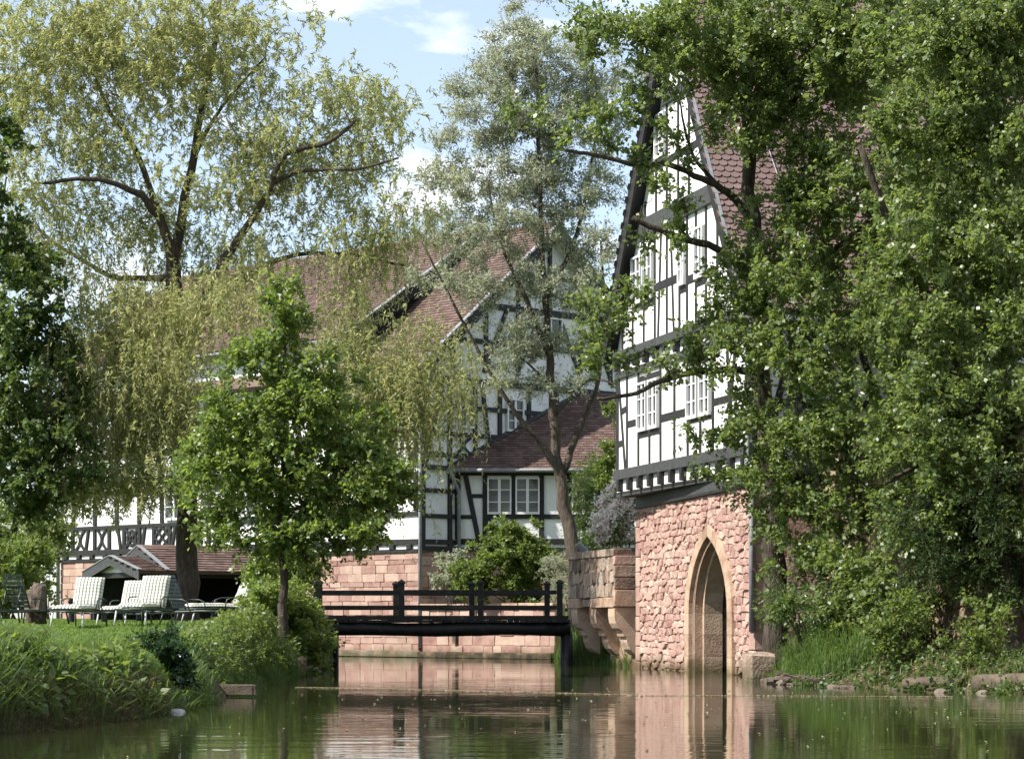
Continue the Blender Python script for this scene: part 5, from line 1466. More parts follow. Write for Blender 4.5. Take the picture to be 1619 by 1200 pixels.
# thin-stemmed shrub on the right bank
rs_ = np.random.RandomState(8)
for j, (xb, Yb, lab, bl) in enumerate(((1390, 45.5, 'open shrub of thin bare stems in front of the tan stone wall', [(1370, 960, 45.2, 60, 60, .7, 26), (1420, 990, 45, 45, 50, .6, 16), (1350, 1030, 45, 40, 36, .5, 12)]),
                                  (1480, 45.0, 'small leafy shrub low on the right bank under the dark alder', [(1500, 1045, 44.6, 40, 26, .5, 12), (1460, 960, 45, 30, 60, .5, 8), (1570, 1050, 44, 40, 22, .5, 9)]),
                                  (1290, 46.0, 'willowy shrub with upright shoots beside the downpipe', [(1290, 970, 45.8, 60, 40, .7, 34), (1240, 960, 46, 40, 40, .5, 20), (1320, 1010, 45.6, 50, 40, .6, 22)]))):
    X = (xb - 809.5) / F * Yb
    z0 = gz(X, Yb) - .05
    limbs = []
    for i in range(14):
        en = P(xb + rs_.uniform(-110, 60), rs_.uniform(870, 960), Yb + rs_.uniform(-.4, .4))
        sx = X + rs_.uniform(-.25, .25)
        limbs.append(([(sx, Yb + rs_.uniform(-.2, .2), z0, 0), (sx * .6 + en.x * .4, Yb, z0 * .45 + en.z * .55, 0), (en.x, en.y, en.z, 0)], .018, .005))
    grow('bank_shrub', lab, 'bush', limbs, bl, dict(L=.07, W=.045 if j < 2 else .02, twigs=8, per=12, tl=.3), 'leaf_bush' if j < 2 else 'leaf_grass', 'bark_brown', 40 + j, root=(X, Yb, z0))

# grass ---------------------------------------------------------------
def blades(name, label, pts, h, w, mat, seed, lean=.35, ang=None):
    rs = np.random.RandomState(seed)
    n = len(pts)
    a = rs.uniform(0, 2 * np.pi, n) if ang is None else ang + rs.normal(size=n) * .45
    ld = np.stack([np.cos(a), np.sin(a), np.zeros(n)], 1)
    sd_ = np.stack([-np.sin(a + rs.normal(size=n) * .8), np.cos(a), np.zeros(n)], 1)
    sd_ /= np.linalg.norm(sd_, axis=1, keepdims=True)
    lean_ = (rs.uniform(.1, 1.0, n) * lean * h)[:, None]
    up = np.array([0, 0, 1.0])
    h_ = h[:, None]; w_ = w[:, None]
    p0 = pts; p1 = pts + up * h_ * .55 + ld * lean_ * .35; p2 = pts + up * h_ * .92 + ld * lean_ * 1.0; p3 = p2 + ld * lean_ * .7 - up * h_ * .12 * rs.uniform(-.5, 2.2, (n, 1))
    v = np.empty((n, 7, 3), np.float32)
    v[:, 0] = p0 - sd_ * w_ * .5; v[:, 1] = p0 + sd_ * w_ * .5
    v[:, 2] = p1 - sd_ * w_ * .45; v[:, 3] = p1 + sd_ * w_ * .45
    v[:, 4] = p2 - sd_ * w_ * .30; v[:, 5] = p2 + sd_ * w_ * .30
    v[:, 6] = p3
    me = bpy.data.meshes.new(name)
    me.vertices.add(n * 7); me.vertices.foreach_set('co', v.reshape(-1))
    b7 = (np.arange(n) * 7)[:, None]
    lp = (b7 + np.array([[0, 1, 3, 2, 2, 3, 5, 4, 4, 5, 6]])).astype(np.int32).reshape(-1)
    me.loops.add(len(lp)); me.loops.foreach_set('vertex_index', lp)
    me.polygons.add(n * 3)
    ls = (np.arange(n)[:, None] * 11 + np.array([[0, 4, 8]])).astype(np.int32).reshape(-1)
    me.polygons.foreach_set('loop_start', ls)
    me.polygons.foreach_set('loop_total', np.tile(np.array([4, 4, 3], np.int32), n))
    me.materials.append(MATS[mat])
    me.update(calc_edges=True)
    o = link(name, me)
    return tag(o, label, 'grass', kind='stuff')

def sample(n, y0, y1, d0, d1, side, seed, p=1.0):
    """points along a bank: side -1 left, +1 right; d distance from the water edge inland"""
    rs = np.random.RandomState(seed)
    Y = y0 + (y1 - y0) * rs.rand(n) ** p
    d = d0 + (d1 - d0) * rs.rand(n)
    X = np.interp(Y, LBa[:, 0], LBa[:, 1]) - d if side < 0 else np.interp(Y, RBa[:, 0], RBa[:, 1]) + d
    return np.stack([X, Y, ground_z(X, Y)], 1), d, rs
def cap_h(pts, h, lo=.07):
    """keep the lawn edge open where the photograph shows it: plants there are short"""
    px_ = 809.5 + pts[:, 0] / pts[:, 1] * F
    yt = np.interp(px_, [0, 60, 78, 90, 190, 215, 300, 350, 420, 520], [982, 992, 1018, 1030, 1028, 1006, 1000, 975, 950, 930])
    yt = np.where((px_ > 200) & (px_ < 330) & (pts[:, 1] < 32.2), 1088, yt)
    zt = CH - (yt - HY) / F * pts[:, 1]
    return np.maximum(lo, np.minimum(h, zt - pts[:, 2]))
# tall bank grass on the left, patchy
ctr, dc, rs = sample(330, 20, 34.5, .18, 2.6, -1, 60)
big = rs.uniform(.55, 1.3, len(ctr))
which = rs.randint(0, len(ctr), 19000)
off = rs.normal(size=(19000, 2)) * .13
X = ctr[which, 0] + off[:, 0]; Y = ctr[which, 1] + off[:, 1] * 1.6
ok = (np.interp(Y, LBa[:, 0], LBa[:, 1]) - X) > .12
X, Y, off, which = X[ok], Y[ok], off[ok], which[ok]
pts = np.stack([X, Y, ground_z(X, Y)], 1)
h = .42 * big[which] * rs.uniform(.5, 1.15, len(pts)) * (1 - .8 * np.minimum(.6, np.hypot(off[:, 0], off[:, 1])))
px_ = 809.5 + pts[:, 0] / pts[:, 1] * F
h = cap_h(pts, np.where(px_ < 70, h * 1.25, h))
blades('bank_grass', 'tall lush grass tussocks along the near left bank', pts, h, .009 + .014 * rs.rand(len(pts)) ** 2, 'leaf_grass', 61, 1.0, np.arctan2(off[:, 1], off[:, 0]))
pts, d, rs = sample(9000, 20, 34.5, .10, 2.8, -1, 58)
blades('under_grass', 'short grass between the tussocks on the near left bank', pts, cap_h(pts, .08 + .12 * rs.rand(len(pts))), .008 + .008 * rs.rand(len(pts)), 'leaf_lawn', 59, .8)
# hanging dry grass and roots at the water line
pts, d, rs = sample(4500, 20, 30, .05, .40, -1, 62)
blades('dry_grass', 'brown dead grass hanging at the foot of the left bank', pts, .10 + .18 * rs.rand(len(pts)), .006 + .006 * rs.rand(len(pts)), 'leaf_dry', 63, 1.4)
pts, d, rs = sample(13000, 37.6, 50, .08, 1.5, -1, 64)
blades('meadow_grass', 'meadow grass on the bank below the young tree', pts, cap_h(pts, .12 + .24 * rs.rand(len(pts)) * np.clip(d, .3, 1)), .009 + .006 * rs.rand(len(pts)), 'leaf_grass', 65, .6)
pts, d, rs = sample(9000, 50, 66, .05, 1.2, -1, 66)
blades('meadow_grass', 'meadow grass at the foot of the bridge on the left', pts, .15 + .3 * rs.rand(len(pts)), .012 + .006 * rs.rand(len(pts)), 'leaf_grass', 67, .6)
# lawn
rs = np.random.RandomState(68)
X = rs.uniform(-17, -4.6, 60000); Y = 30 + 44 * rs.rand(60000)
k = (np.interp(Y, LBa[:, 0], LBa[:, 1]) - X) > 1.0
pts = np.stack([X, Y, ground_z(X, Y)], 1)[k]
blades('lawn_grass', 'short mown lawn grass under the loungers', pts, .025 + .03 * rs.rand(len(pts)), .012 + .01 * rs.rand(len(pts)), 'leaf_lawn', 69, .6)
# right bank
pts, d, rs = sample(6000, 43.5, 49, .15, 1.6, 1, 70)
n1 = np.sin(pts[:, 0] * 3.1) * np.sin(pts[:, 1] * 2.2)
blades('reed_grass', 'tall green reeds on the right bank by the stone block', pts, (.35 + .45 * rs.rand(len(pts)) + .15 * n1) * np.clip(d + .3, .3, 1), .010 + .006 * rs.rand(len(pts)), 'leaf_grass', 71, .4)
pts, d, rs = sample(1500, 34, 43, .3, 3.0, 1, 72)
blades('bank_grass', 'sparse grass under the alders on the right bank', pts, .10 + .2 * rs.rand(len(pts)), .010 + .006 * rs.rand(len(pts)), 'leaf_grass', 73, .8)
pts, d, rs = sample(5000, 62.5, 75, .02, 1.0, 1, 74)
blades('bank_grass', 'bright grass at the water edge below the parapet', pts, .15 + .45 * rs.rand(len(pts)) ** 1.5, .014 + .008 * rs.rand(len(pts)), 'leaf_grass', 75, .6)

# broad herb leaves on the left bank: nettles and docks in drifts
def herbs(name, label, pts, h, mat, seed, L, W, per=12):
    rs = np.random.RandomState(seed)
    n = len(pts)
    f_ = rs.uniform(.2, 1, (n, per))
    lean = rs.normal(size=(n, 1, 2)) * .16
    b = np.repeat(pts[:, None], per, 1)
    b[..., 2] += h[:, None] * f_
    b[..., :2] += lean * (h[:, None] * f_)[..., None]
    b = b.reshape(-1, 3)
    d_ = unit_rand(rs, len(b)) + np.array([0, 0, -.1]); nrm = unit_rand(rs, len(b)) * .6 + np.array([-.1, -.25, .8])
    s_ = rs.uniform(.6, 1.2, len(b))
    o = link(name, leaf_mesh(name, b, d_, nrm, L * s_, W * s_, mat))
    return tag(o, label, 'plants', kind='stuff')
pts, d, rs = sample(1500, 37, 50, .35, 1.9, -1, 80)
herbs('herb_patch', 'leafy nettles and herbs covering the bank left of the young tree', pts, cap_h(pts, (.22 + .35 * rs.rand(len(pts))) * np.clip(d + .2, .4, 1)), 'leaf_bush', 81, .075, .035, 22)
pts, d, rs = sample(520, 22, 31, .2, 1.6, -1, 82)
herbs('dock_leaves', 'broad dock leaves among the tall grass on the near bank', pts, cap_h(pts, .18 + .2 * rs.rand(len(pts))), 'leaf_bush', 83, .15, .085, 9)
pts, d, rs = sample(900, 28, 46, 1.6, 3.4, -1, 84)
px_ = 809.5 + pts[:, 0] / pts[:, 1] * F
kk = (px_ < 66) | (px_ > 330)
herbs('nettle_patch', 'nettles standing at both sides of the mown lawn edge', pts[kk], cap_h(pts[kk], .25 + .35 * rs.rand(kk.sum())), 'leaf_bush', 85, .075, .035, 22)

for j, (x, y, Y, rx, ry, lab) in enumerate(((1420, 1010, 42.5, 50, 40, 'leafy bush with hanging twigs in front of the tan wall'), (1540, 1020, 41.0, 55, 36, 'dark bush near the thick log on the right shore'), (1330, 1040, 44.6, 40, 26, 'low green bush beside the rock pile on the right'))):
    cc_ = P(x, y, Y)
    bush('shore_bush', lab, 'bush', (cc_.x, cc_.y + .2), [bb_(x, y, Y, rx, ry, .5, .35), bb_(x + 20, y - 40, Y + .3, rx * .8, ry * .8, .5, .25)], dict(L=.07, W=.045, twigs=8, per=11, tl=.30), 'leaf_bush', 90 + j, 'bushes on the right shore', stems=9, r=.012)

grow('yew_tree', 'very dark drooping evergreen low under the right alder', 'tree',
     [([(1640, 1060, 43.0), (1625, 900, 43.0), (1600, 760, 43.0), (1580, 660, 43.0)], .14, .05)],
     [ar(1590, 740, 42.9, 80, 60, 1.7, 1.1), ar(1530, 800, 42.9, 90, 50, 1.7, 1.2), ar(1460, 840, 43.0, 70, 40, 1.4, 1.1), ar(1580, 860, 42.8, 80, 60, 1.7, 1.2), ar(1510, 890, 42.9, 80, 40, 1.5, 1.2), ar(1590, 930, 42.7, 60, 45, 1.4, 1.0), ar(1440, 900, 43.2, 40, 30, 1.0, 0.8)],
     dict(L=.075, W=.030, twigs=13, per=16, tl=.42, droop=.4), 'leaf_yew', 'bark', 95)

pts, d, rs = sample(420, 37.5, 45, .15, 2.2, 1, 97)
herbs('shore_weeds', 'low weeds and ivy scattered over the right shore', pts, .08 + .25 * rs.rand(len(pts)), 'leaf_oak', 98, .08, .05, 14)
pts, d, rs = sample(1400, 37.5, 46, .05, 2.2, 1, 99)
n = len(pts)
o = link('leaf_litter', leaf_mesh('leaf_litter', pts + np.array([0, 0, .012]), unit_rand(rs, n) * np.array([1, 1, .15]), unit_rand(rs, n) * .3 + np.array([0, 0, 1.0]), rs.uniform(.03, .08, n), rs.uniform(.02, .05, n), 'fleck', .2))
tag(o, 'dry leaf litter on the right shore', 'leaves', kind='stuff')

# ------------------------------------------------------------------ loungers
def cushion(name, prof, width, thick, parent, W_):
    """padded mat following profile prof [(y,z)] with tufted bulges"""
    bm = bmesh.new()
    uvl = bm.loops.layers.uv.new('UVMap')
    nA = 9
    pts = []
    # resample the profile
    seg = []
    tot = 0
    for (a, b_) in zip(prof[:-1], prof[1:]):
        l = math.hypot(b_[0] - a[0], b_[1] - a[1]); seg.append((a, b_, l)); tot += l
    nP = max(8, int(tot / .05))
    def ev(s):
        s = min(max(s, 0), tot - 1e-6)
        for a, b_, l in seg:
            if s <= l: 
                t_ = s / l
                return (a[0] + (b_[0] - a[0]) * t_, a[1] + (b_[1] - a[1]) * t_, (b_[0] - a[0]) / l, (b_[1] - a[1]) / l)
            s -= l
        a, b_, l = seg[-1]
        return (b_[0], b_[1], (b_[0] - a[0]) / l, (b_[1] - a[1]) / l)
    top, bot = [], []
    for i in range(nP + 1):
        s = tot * i / nP
        y, z, ty, tz = ev(s)
        ny_, nz_ = -tz, ty
        if nz_ < 0 and abs(tz) < .9: ny_, nz_ = -ny_, -nz_
        rowt, rowb = [], []
        edge = min(1, min(i, nP - i) / 1.5)
        tuft = .75 + .25 * abs(math.sin(s / .30 * math.pi)) ** .5
        for j in range(nA + 1):
            u = -1 + 2 * j / nA
            e2 = (1 - abs(u) ** 6)
            hh = thick * (0.15 + .85 * e2 * (0.25 + .75 * edge)) * tuft
            rowt.append(bm.verts.new((u * width / 2, y + ny_ * hh, z + nz_ * hh)))
            rowb.append(bm.verts.new((u * width / 2, y, z)))
        top.append(rowt); bot.append(rowb)
    def face(vs, uvs):
        f_ = bm.faces.new(vs)
        for lp, uv in zip(f_.loops, uvs): lp[uvl].uv = uv
        f_.smooth = True
    for i in range(nP):
        for j in range(nA):
            uv = [(width * j / nA, tot * i / nP), (width * (j + 1) / nA, tot * i / nP), (width * (j + 1) / nA, tot * (i + 1) / nP), (width * j / nA, tot * (i + 1) / nP)]
            face([top[i][j], top[i][j + 1], top[i + 1][j + 1], top[i + 1][j]], uv)
            face([bot[i][j + 1], bot[i][j], bot[i + 1][j], bot[i + 1][j + 1]], uv)
        for j in (0, nA):
            uv = [(0, tot * i / nP), (.03, tot * i / nP), (.03, tot * (i + 1) / nP), (0, tot * (i + 1) / nP)]
            face([bot[i][j], top[i][j], top[i + 1][j], bot[i + 1][j]], uv)
    for i in (0, nP):
        for j in range(nA):
            uv = [(width * j / nA, 0), (width * (j + 1) / nA, 0), (width * (j + 1) / nA, .04), (width * j / nA, .04)]
            face([bot[i][j], bot[i][j + 1], top[i][j + 1], top[i][j]], uv)
    me = bpy.data.meshes.new(name)
    bmesh.ops.recalc_face_normals(bm, faces=bm.faces)
    bm.to_mesh(me); bm.free()
    me.materials.append(MATS['cushion_cloth'])
    return link(name, me, parent, W_)

SEATP = [(-1.22, .36), (-.75, .37), (-.35, .37), (0.0, .345)]
BACKP = [(0.02, .38), (.17, .70), (.31, 1.00)]
def lounger(x, y, rz, label, dark=False, back=1.0):
    z = gz(x, y)
    W_ = Matrix.Translation((x, y, z + .005)) @ Matrix.Rotation(rz, 4, 'Z')
    t_ = bpy.data.objects.new('sun_lounger', None)
    COL.objects.link(t_)
    t_.matrix_basis = W_; WM[t_.name] = W_
    tag(t_, label, 'lounger', 'sun loungers on the lawn')
    def part(m_, name, mat, smooth=True):
        o = m_.build(name, mat, t_, smooth)
        o.matrix_basis = W_
        o.matrix_parent_inverse = W_.inverted()
        WM[o.name] = W_
        return o
    wd = .31
    fm = 'metal_pale' if not dark else 'metal_green'
    m_ = MB()
    for s in (-1, 1):
        m_.tube([(s * wd, -1.25, .31), (s * wd, -.7, .325), (s * wd, 0.05, .30), (s * wd, .45, .28)], [.018] * 4, 7)
    m_.tube([(-wd, -1.25, .31), (wd, -1.25, .31)], [.016] * 2, 7)
    m_.tube([(-wd, .45, .28), (wd, .45, .28)], [.016] * 2, 7)
    m_.tube([(-wd, -.6, .31), (wd, -.6, .31)], [.012] * 2, 6)
    part(m_, 'frame', 'metal_green')
    for s in (-1, 1):
        part(MB().tube([(s * wd, -1.12, .30), (s * (wd + .02), -1.20, .0)], [.020, .020], 8), 'leg', fm)
        part(MB().tube([(s * wd, .25, .28), (s * (wd + .02), .34, .0)], [.017, .017], 8), 'leg', 'metal_green')
        part(MB().tube([(s * (wd + .03), -.42, .33), (s * (wd + .05), -.38, .52), (s * (wd + .05), -.25, .57), (s * (wd + .04), .08, .58)], [.014] * 4, 7), 'armrest', 'metal_green')
    m_ = MB()
    for s in (-1, 1): m_.tube([(s * .27, .04, .36), (s * .27, .18, .70), (s * .27, .33, .98)], [.015] * 3, 7)
    for k in range(6): m_.tube([(-.27, .06 + k * .052, .42 + k * .11), (.27, .06 + k * .052, .42 + k * .11)], [.009] * 2, 5)
    m_.tube([(-.2, .24, .85), (-.2, .42, .30)], [.012] * 2, 6); m_.tube([(.2, .24, .85), (.2, .42, .30)], [.012] * 2, 6)
    part(m_, 'backrest_frame', 'metal_green')
    if not dark:
        cushion('seat_cushion', SEATP, .60, .085, t_, W_)
        cushion('back_cushion', BACKP, .60, .085, t_, W_)
    else:
        m_ = MB()
        for k in range(9):
            f_ = k / 8
            m_.box((0, .04 + f_ * .27, .42 + f_ * .66), (.27, 0, 0), (0, .012, 0.0), (0, .012, .032))
        part(m_, 'back_slats', 'metal_green', False)
        m_ = MB()
        for k in range(14): m_.box((0, -1.2 + k * .085, .335), (.29, 0, 0), (0, .033, 0), (0, 0, .009))
        part(m_, 'seat_slats', 'metal_green', False)
    return t_
R = math.radians
lounger(-8.62, 51.2, R(-9), 'leftmost cushioned lounger in green and white check, in front of the shed')
lounger(-7.32, 51.4, R(-13), 'checked cushioned lounger closest left of the willow trunk')
lounger(-8.25, 55.0, R(-14), 'checked lounger standing behind, half hidden between the two front loungers')
lounger(-7.15, 54.6, R(66), 'lounger seen from the side behind the checked one beside the trunk', True)
lounger(-6.2, 57.0, R(-62), 'checked lounger right of the willow trunk, partly hidden by bank plants')
lounger(-11.15, 54.5, R(150), 'dark slatted lounger leaning at the far left edge, seen from behind', True)
lounger(-10.7, 55.2, R(150), 'dark slatted lounger seen from behind next to the boulder', True)

# boulder
def rock(name, c, s, mat, label=None, cat=None, group=None, seed=0, sub=2, rough=.18):
    bm = bmesh.new()
    bmesh.ops.create_icosphere(bm, subdivisions=sub, radius=1.0)
    r = random.Random(seed)
    ph = [r.uniform(0, 6) for _ in range(6)]
    for v in bm.verts:
        p = v.co
        k = 1 + rough * (math.sin(p.x * 2.7 + ph[0]) * math.sin(p.y * 2.3 + ph[1]) + .6 * math.sin(p.z * 4.1 + ph[2]) * math.sin(p.x * 5 + ph[3])) + r.uniform(-.06, .06)
        q_ = Vector((max(-.92, min(.92, p.x * k)), max(-.92, min(.92, p.y * k)), max(-.75, min(.95, p.z * k))))
        v.co = Vector((q_.x * s[0], q_.y * s[1], q_.z * s[2]))
    me = bpy.data.meshes.new(name)
    bm.to_mesh(me); bm.free()
    me.materials.append(MATS[mat])
    o = link(name, me, None, Matrix.Translation(Vector(c)) @ Matrix.Rotation(r.uniform(0, 6), 4, 'Z'))
    return tag(o, label, cat, group)
c = P(57, 948, 56)
rock('boulder', (c.x, 56, gz(c.x, 56) + .38), (.24, .22, .58), 'rock', 'upright brown boulder standing on the lawn at far left', 'boulder', None, 3, 3)

# ------------------------------------------------------------------ low rail fence on the lawn
fe = thing('rail_fence', (-9, 62, gz(-9, 62)), 'low dark timber rail fence behind the loungers', 'fence')
fx = [60, 113, 165, 220, 339, 395]
for x in fx:
    X = (x - 809.5) / F * 62; z = gz(X, 62)
    MB().tube([(X, 62, z - .1), (X, 62, z + .50), (X, 62, z + .52), (X, 62, z + .60)], [.075, .075, .09, .05], 10).build('post', 'bridge_timber', fe)
for a, b_ in zip(fx[:-1], fx[1:]):
    X0, X1 = (a - 809.5) / F * 62, (b_ - 809.5) / F * 62
    MB().tube([(X0, 61.98, gz(X0, 62) + .34), ((X0 + X1) / 2, 61.97, gz(X0, 62) + .335), (X1, 61.98, gz(X1, 62) + .34)], [.05, .055, .05], 8).build('rail', 'bridge_timber', fe, True)

# ------------------------------------------------------------------ garden shed
th_ = R(32)
SU = Vector((math.cos(th_), math.sin(th_), 0)); SG = Vector((-math.sin(th_), math.cos(th_), 0))
c0 = P(218, 903, 66.0); c0.z = 0
shed = thing('garden_shed', (c0.x, c0.y + 1, 1.1), 'low open garden shed with brown tiled roof and dark timber gable', 'shed')
ez, rz_, gwid, slen_ = 2.42, 3.02, 3.3, 4.9
def sp_(a, b_, z): return c0 + SU * a + SG * b_ + ZV * z
# lower front gable section and main roof with gablet
for (a0, a1, zr, nm) in ((-.05, 1.05, 2.78, 'porch_roof'), (.75, slen_, 3.06, 'main_roof')):
    for s in (0, 1):
        if s == 0: e0, e1 = sp_(a0, -.25, ez - .05), sp_(a1, -.25, ez - .05)
        else: e0, e1 = sp_(a0, gwid + .25, ez - .05), sp_(a1, gwid + .25, ez - .05)
        r0_, r1_ = sp_(a0, gwid / 2, zr), sp_(a1 - (1.3 if nm == 'main_roof' else 0), gwid / 2, zr)
        nn = (e1 - e0).cross(r0_ - e0).normalized(); nn = nn if nn.z > 0 else -nn
        MB().prism([e0, e1, r1_, r0_], nn * .06).build(nm, 'tile_red', shed)
        if s == 0:
            V_ = (r0_ - e0 - SU * 0).normalized(); ln = (r0_ - e0).length; wd = a1 - a0
            poly = [(0, 0), (wd, 0), (wd - (1.3 if nm == 'main_roof' else 0), ln), (0, ln)]
            tiles(shed, e0 + nn * .065, SU, V_, poly, .22, .2, 'tile_red', 'roof_tiles', False, .02, 12)
        k0, k1 = (e0, r0_)
        MB().prism([k0 - ZV * .16 - SU * .04, k0 + ZV * .10 - SU * .04, k1 + ZV * .10 - SU * .04, k1 - ZV * .16 - SU * .04], SU * .05).build('barge_board', 'timber_grey', shed)
        MB().prism([k0 + ZV * .105 - SU * .06, k0 + ZV * .125 - SU * .06, k1 + ZV * .125 - SU * .06, k1 + ZV * .105 - SU * .06], SU * .12).build('verge_flashing', 'zinc', shed)
hp = [sp_(slen_, -.25, ez - .05), sp_(slen_, gwid + .25, ez - .05), sp_(slen_ - 1.3, gwid / 2, 3.06)]
MB().prism(hp, ZV * .05).build('hip_roof', 'tile_red', shed)
MB().tube([sp_(.75, gwid / 2, 3.12), sp_(slen_ - 1.3, gwid / 2, 3.12)], [.07, .07], 8).build('ridge_cap', 'tile_red', shed, True)
for a in (.15, 1.6, 3.1, 4.5):
    for b_ in (.1, gwid - .1):
        p_ = sp_(a, b_, 0); z = gz(p_.x, p_.y) - .05
        MB().box(Vector((p_.x, p_.y, (z + ez) / 2)), SU * .07, SG * .07, ZV * (ez - z) / 2).build('post', 'timber', shed)
MB().box(sp_(2.35, .1, ez - .06), SU * 2.4, SG * .06, ZV * .08).build('plate_beam', 'timber', shed)
MB().box(sp_(2.35, gwid - .1, ez - .06), SU * 2.4, SG * .06, ZV * .08).build('plate_beam', 'timber', shed)
MB().box(sp_(.15, gwid / 2, ez - .06), SU * .06, SG * (gwid / 2 - .2), ZV * .07).build('tie_beam', 'timber', shed)
MB().box(sp_(2.35, gwid - .02, 1.72), SU * 2.3, SG * .03, ZV * .66).build('back_wall', 'timber', shed)
MB().box(sp_(4.55, gwid / 2, 1.72), SU * .03, SG * (gwid / 2 - .1), ZV * .66).build('side_wall', 'timber', shed)
MB().prism([sp_(.12, gwid - .1, 2.36), sp_(.12, .95, 2.36), sp_(.12, gwid / 2, 2.68)], SU * .05).build('gable_boarding', 'white_paint', shed)
m_ = MB()
for k in range(16): m_.tube([sp_(.2 + k * .085, .02, 1.15), sp_(.2 + k * .085, .02, 2.2)], [.009, .009], 5)
for z in (1.2, 1.75, 2.15): m_.tube([sp_(.18, .02, z), sp_(1.5, .02, z)], [.012, .012], 5)
m_.build('grille', 'timber', shed)
MB().box(sp_(3.0, 1.6, 1.35), SU * .9, SG * .5, ZV * .3).build('counter', 'timber', shed)

# ------------------------------------------------------------------ tan garden wall on the right
TW = Plane((6.2, 50.4), (3.8, -12.0), (-12.0, -3.8))
tw = thing('garden_wall', tuple(TW.at(6.5, .3)), 'old tan rubble garden wall in shade under the right alder', 'wall')
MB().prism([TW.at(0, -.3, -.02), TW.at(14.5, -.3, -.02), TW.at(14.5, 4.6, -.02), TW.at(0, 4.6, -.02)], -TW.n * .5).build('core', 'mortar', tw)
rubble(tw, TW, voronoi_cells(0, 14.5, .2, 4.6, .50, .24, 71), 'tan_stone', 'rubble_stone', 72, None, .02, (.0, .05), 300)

# ------------------------------------------------------------------ small things along the water
def blk(name, c, h, mat, label, cat, rz=0.0, group=None):
    M_ = Matrix.Translation(Vector(c)) @ Matrix.Rotation(rz, 4, 'Z') @ Matrix.Diagonal((h[0], h[1], h[2], 1))
    me = bevel_cube(name, .12, 2, .05, rnd.randrange(999)); me.materials.append(MATS[mat])
    return tag(link(name, me, None, M_), label, cat, group)
c = P(1198, 1060, 47.2)
blk('stone_block', (4.62, 47.3, .12), (.24, .45, .40), 'weathered_stone', 'squared sandstone block at the water edge right of the arch', 'stone block', .1)
blk('stone_post', (P(477, 1060, 51.5).x, 51.5, .08), (.10, .10, .30), 'weathered_stone', 'short squared stone post standing in water by the left bank', 'post', .2)
blk('timber_sleeper', (-4.12, 36.9, .10), (.40, .10, .075), 'old_wood', 'long pale timber sleeper edging the left bank at the water', 'timber', -.03)
blk('timber_sleeper', (-4.68, 36.95, .10), (.12, .11, .08), 'old_wood', 'short timber sleeper end nearest the dark laurel shrub', 'timber', .05)
rock('pale_stone', (P(280, 1128, 30.3).x, 30.3, .0), (.11, .10, .045), 'pale_rock', 'white stone lying at the water edge below the laurel', 'stone', None, 7)
rock('pale_stone', (P(493, 1058, 54).x, 54, .12), (.14, .12, .07), 'pale_rock', 'pale flat stone behind the stone post near the bridge', 'stone', None, 8)
rk = random.Random(77)
looks = ['flat', 'rounded', 'thin', 'squarish', 'narrow']
for i in range(16):
    Y = 43.6 + 3.0 * rk.random(); X = np.interp(Y, RBa[:, 0], RBa[:, 1]) + rk.uniform(.0, .55)
    rock('bank_rock', (X, Y, max(.02, gz(X, Y)) + rk.uniform(-.02, .08)), (rk.uniform(.07, .17), rk.uniform(.07, .16), rk.uniform(.04, .09)), 'rock', 'flat brown rock in the dry pile at the foot of the reeds', 'rock', 'rocks piled at the right water edge', 100 + i, 2, .3)
for i in range(6):
    Y = rk.uniform(38.5, 42.5); X = np.interp(Y, RBa[:, 0], RBa[:, 1]) + rk.uniform(.1, .5)
    rock('shore_rock', (X, Y, max(0, gz(X, Y))), (rk.uniform(.06, .15), rk.uniform(.06, .14), rk.uniform(.04, .08)), 'rock', 'low brown rock along the shaded shore under the alders', 'rock', 'rocks along the shaded right shore', 200 + i, 2, .3)
def logobj(a, b_, r, label):
    o = MB().tube([a, (Vector(a) * .5 + Vector(b_) * .5) + Vector((0, 0, .03)), b_], [r, r * .95, r * .8], 10).build('drift_log', 'old_wood', None, True)
    return tag(o, label, 'log', 'logs on the right shore')
logobj((6.3, 40.6, .10), (7.1, 39.9, .12), .09, 'short weathered log on the shore left of the bigger one')
logobj((7.2, 39.3, .12), (8.6, 38.2, .16), .15, 'thick weathered log at the right end of the shore')
MB_ = MB()
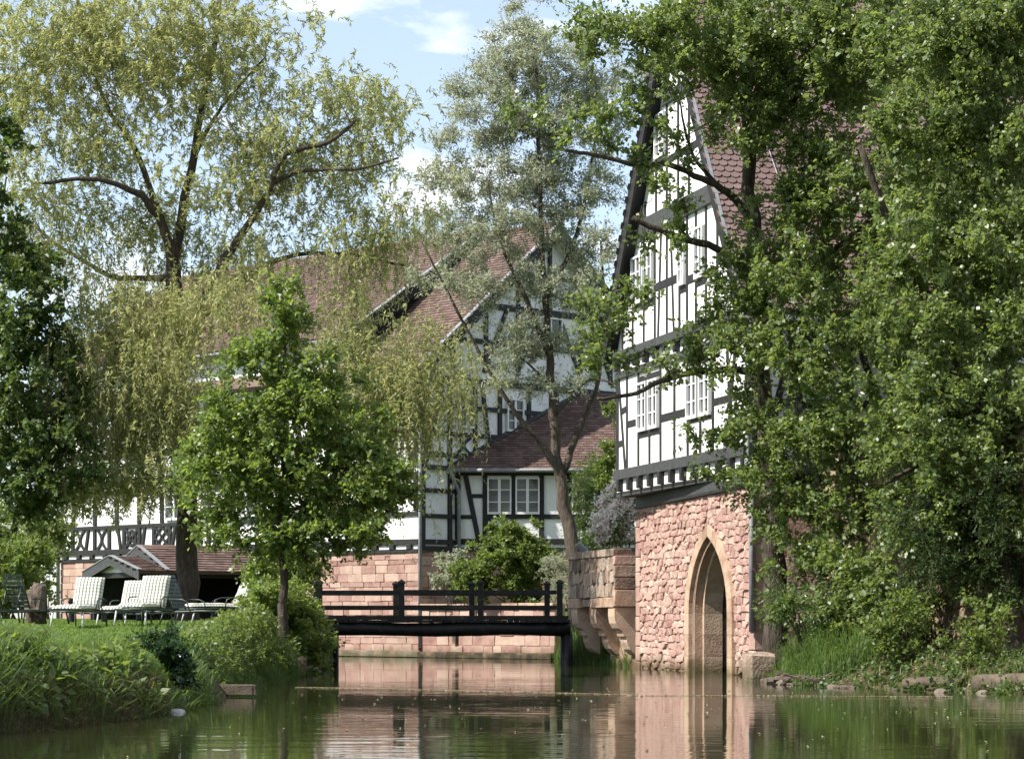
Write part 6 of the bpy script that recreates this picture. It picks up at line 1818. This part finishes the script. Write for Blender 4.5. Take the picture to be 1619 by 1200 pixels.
for i in range(26):
    Y = rk.uniform(42.6, 45.2); X = np.interp(Y, RBa[:, 0], RBa[:, 1]) + rk.uniform(0, .5); a = rk.uniform(0, 6.28); l = rk.uniform(.15, .45)
    MB_.tube([(X, Y, .06 + rk.uniform(0, .12)), (X + l * math.cos(a), Y + l * math.sin(a), .1 + rk.uniform(0, .15))], [.016, .010], 5)
tag(MB_.build('driftwood', 'old_wood'), 'tangle of dry sticks washed up on the right shore', 'sticks', kind='stuff')

# floating leaves and the scum line across the moat
rs_ = np.random.RandomState(90)
n = 330
Y = 20 + 24 * rs_.rand(n) ** .8; X = rs_.uniform(-3.4, 6.2, n)
k = X < np.interp(Y, RBa[:, 0], RBa[:, 1]) - .3
X, Y = X[k], Y[k]; n = len(X)
base = np.stack([X, Y, np.full(n, .006)], 1)
a = rs_.uniform(0, 6.28, n)
d_ = np.stack([np.cos(a), np.sin(a), np.zeros(n)], 1)
o = link('floating_leaves', leaf_mesh('floating_leaves', base, d_, np.tile([0, 0, 1.0], (n, 1)) + rs_.normal(size=(n, 3)) * .1, rs_.uniform(.015, .06, n), rs_.uniform(.01, .035, n), 'fleck', .2))
tag(o, 'fallen leaves and petals floating on the water', 'leaves', kind='stuff')
n = 7000
tt = rs_.rand(n)
lx = np.interp(tt, [0, .35, .72, 1], [-3.6, -.6, 1.9, 6.4]); ly = np.interp(tt, [0, .35, .72, 1], [42.2, 39.8, 37.4, 36.6])
base = np.stack([lx, ly + rs_.normal(size=n) * .05 * (1 + 1.2 * rs_.rand(n) ** 4) + .06 * np.sin(lx * 2.1), np.full(n, .005) + .004 * rs_.rand(n)], 1)
a = rs_.uniform(0, 6.28, n)
d_ = np.stack([np.cos(a), np.sin(a), np.zeros(n)], 1)
o = link('scum_line', leaf_mesh('scum_line', base, d_, np.tile([0, 0, 1.0], (n, 1)) + rs_.normal(size=(n, 3)) * .2, rs_.uniform(.008, .035, n), rs_.uniform(.006, .02, n), 'fleck', .2))
tag(o, 'thin line of floating pollen and leaf litter across the moat', 'debris', kind='stuff')
print('TRIS', sum(len(o.data.loops) - 2 * len(o.data.polygons) for o in bpy.data.objects if o.type == 'MESH'))
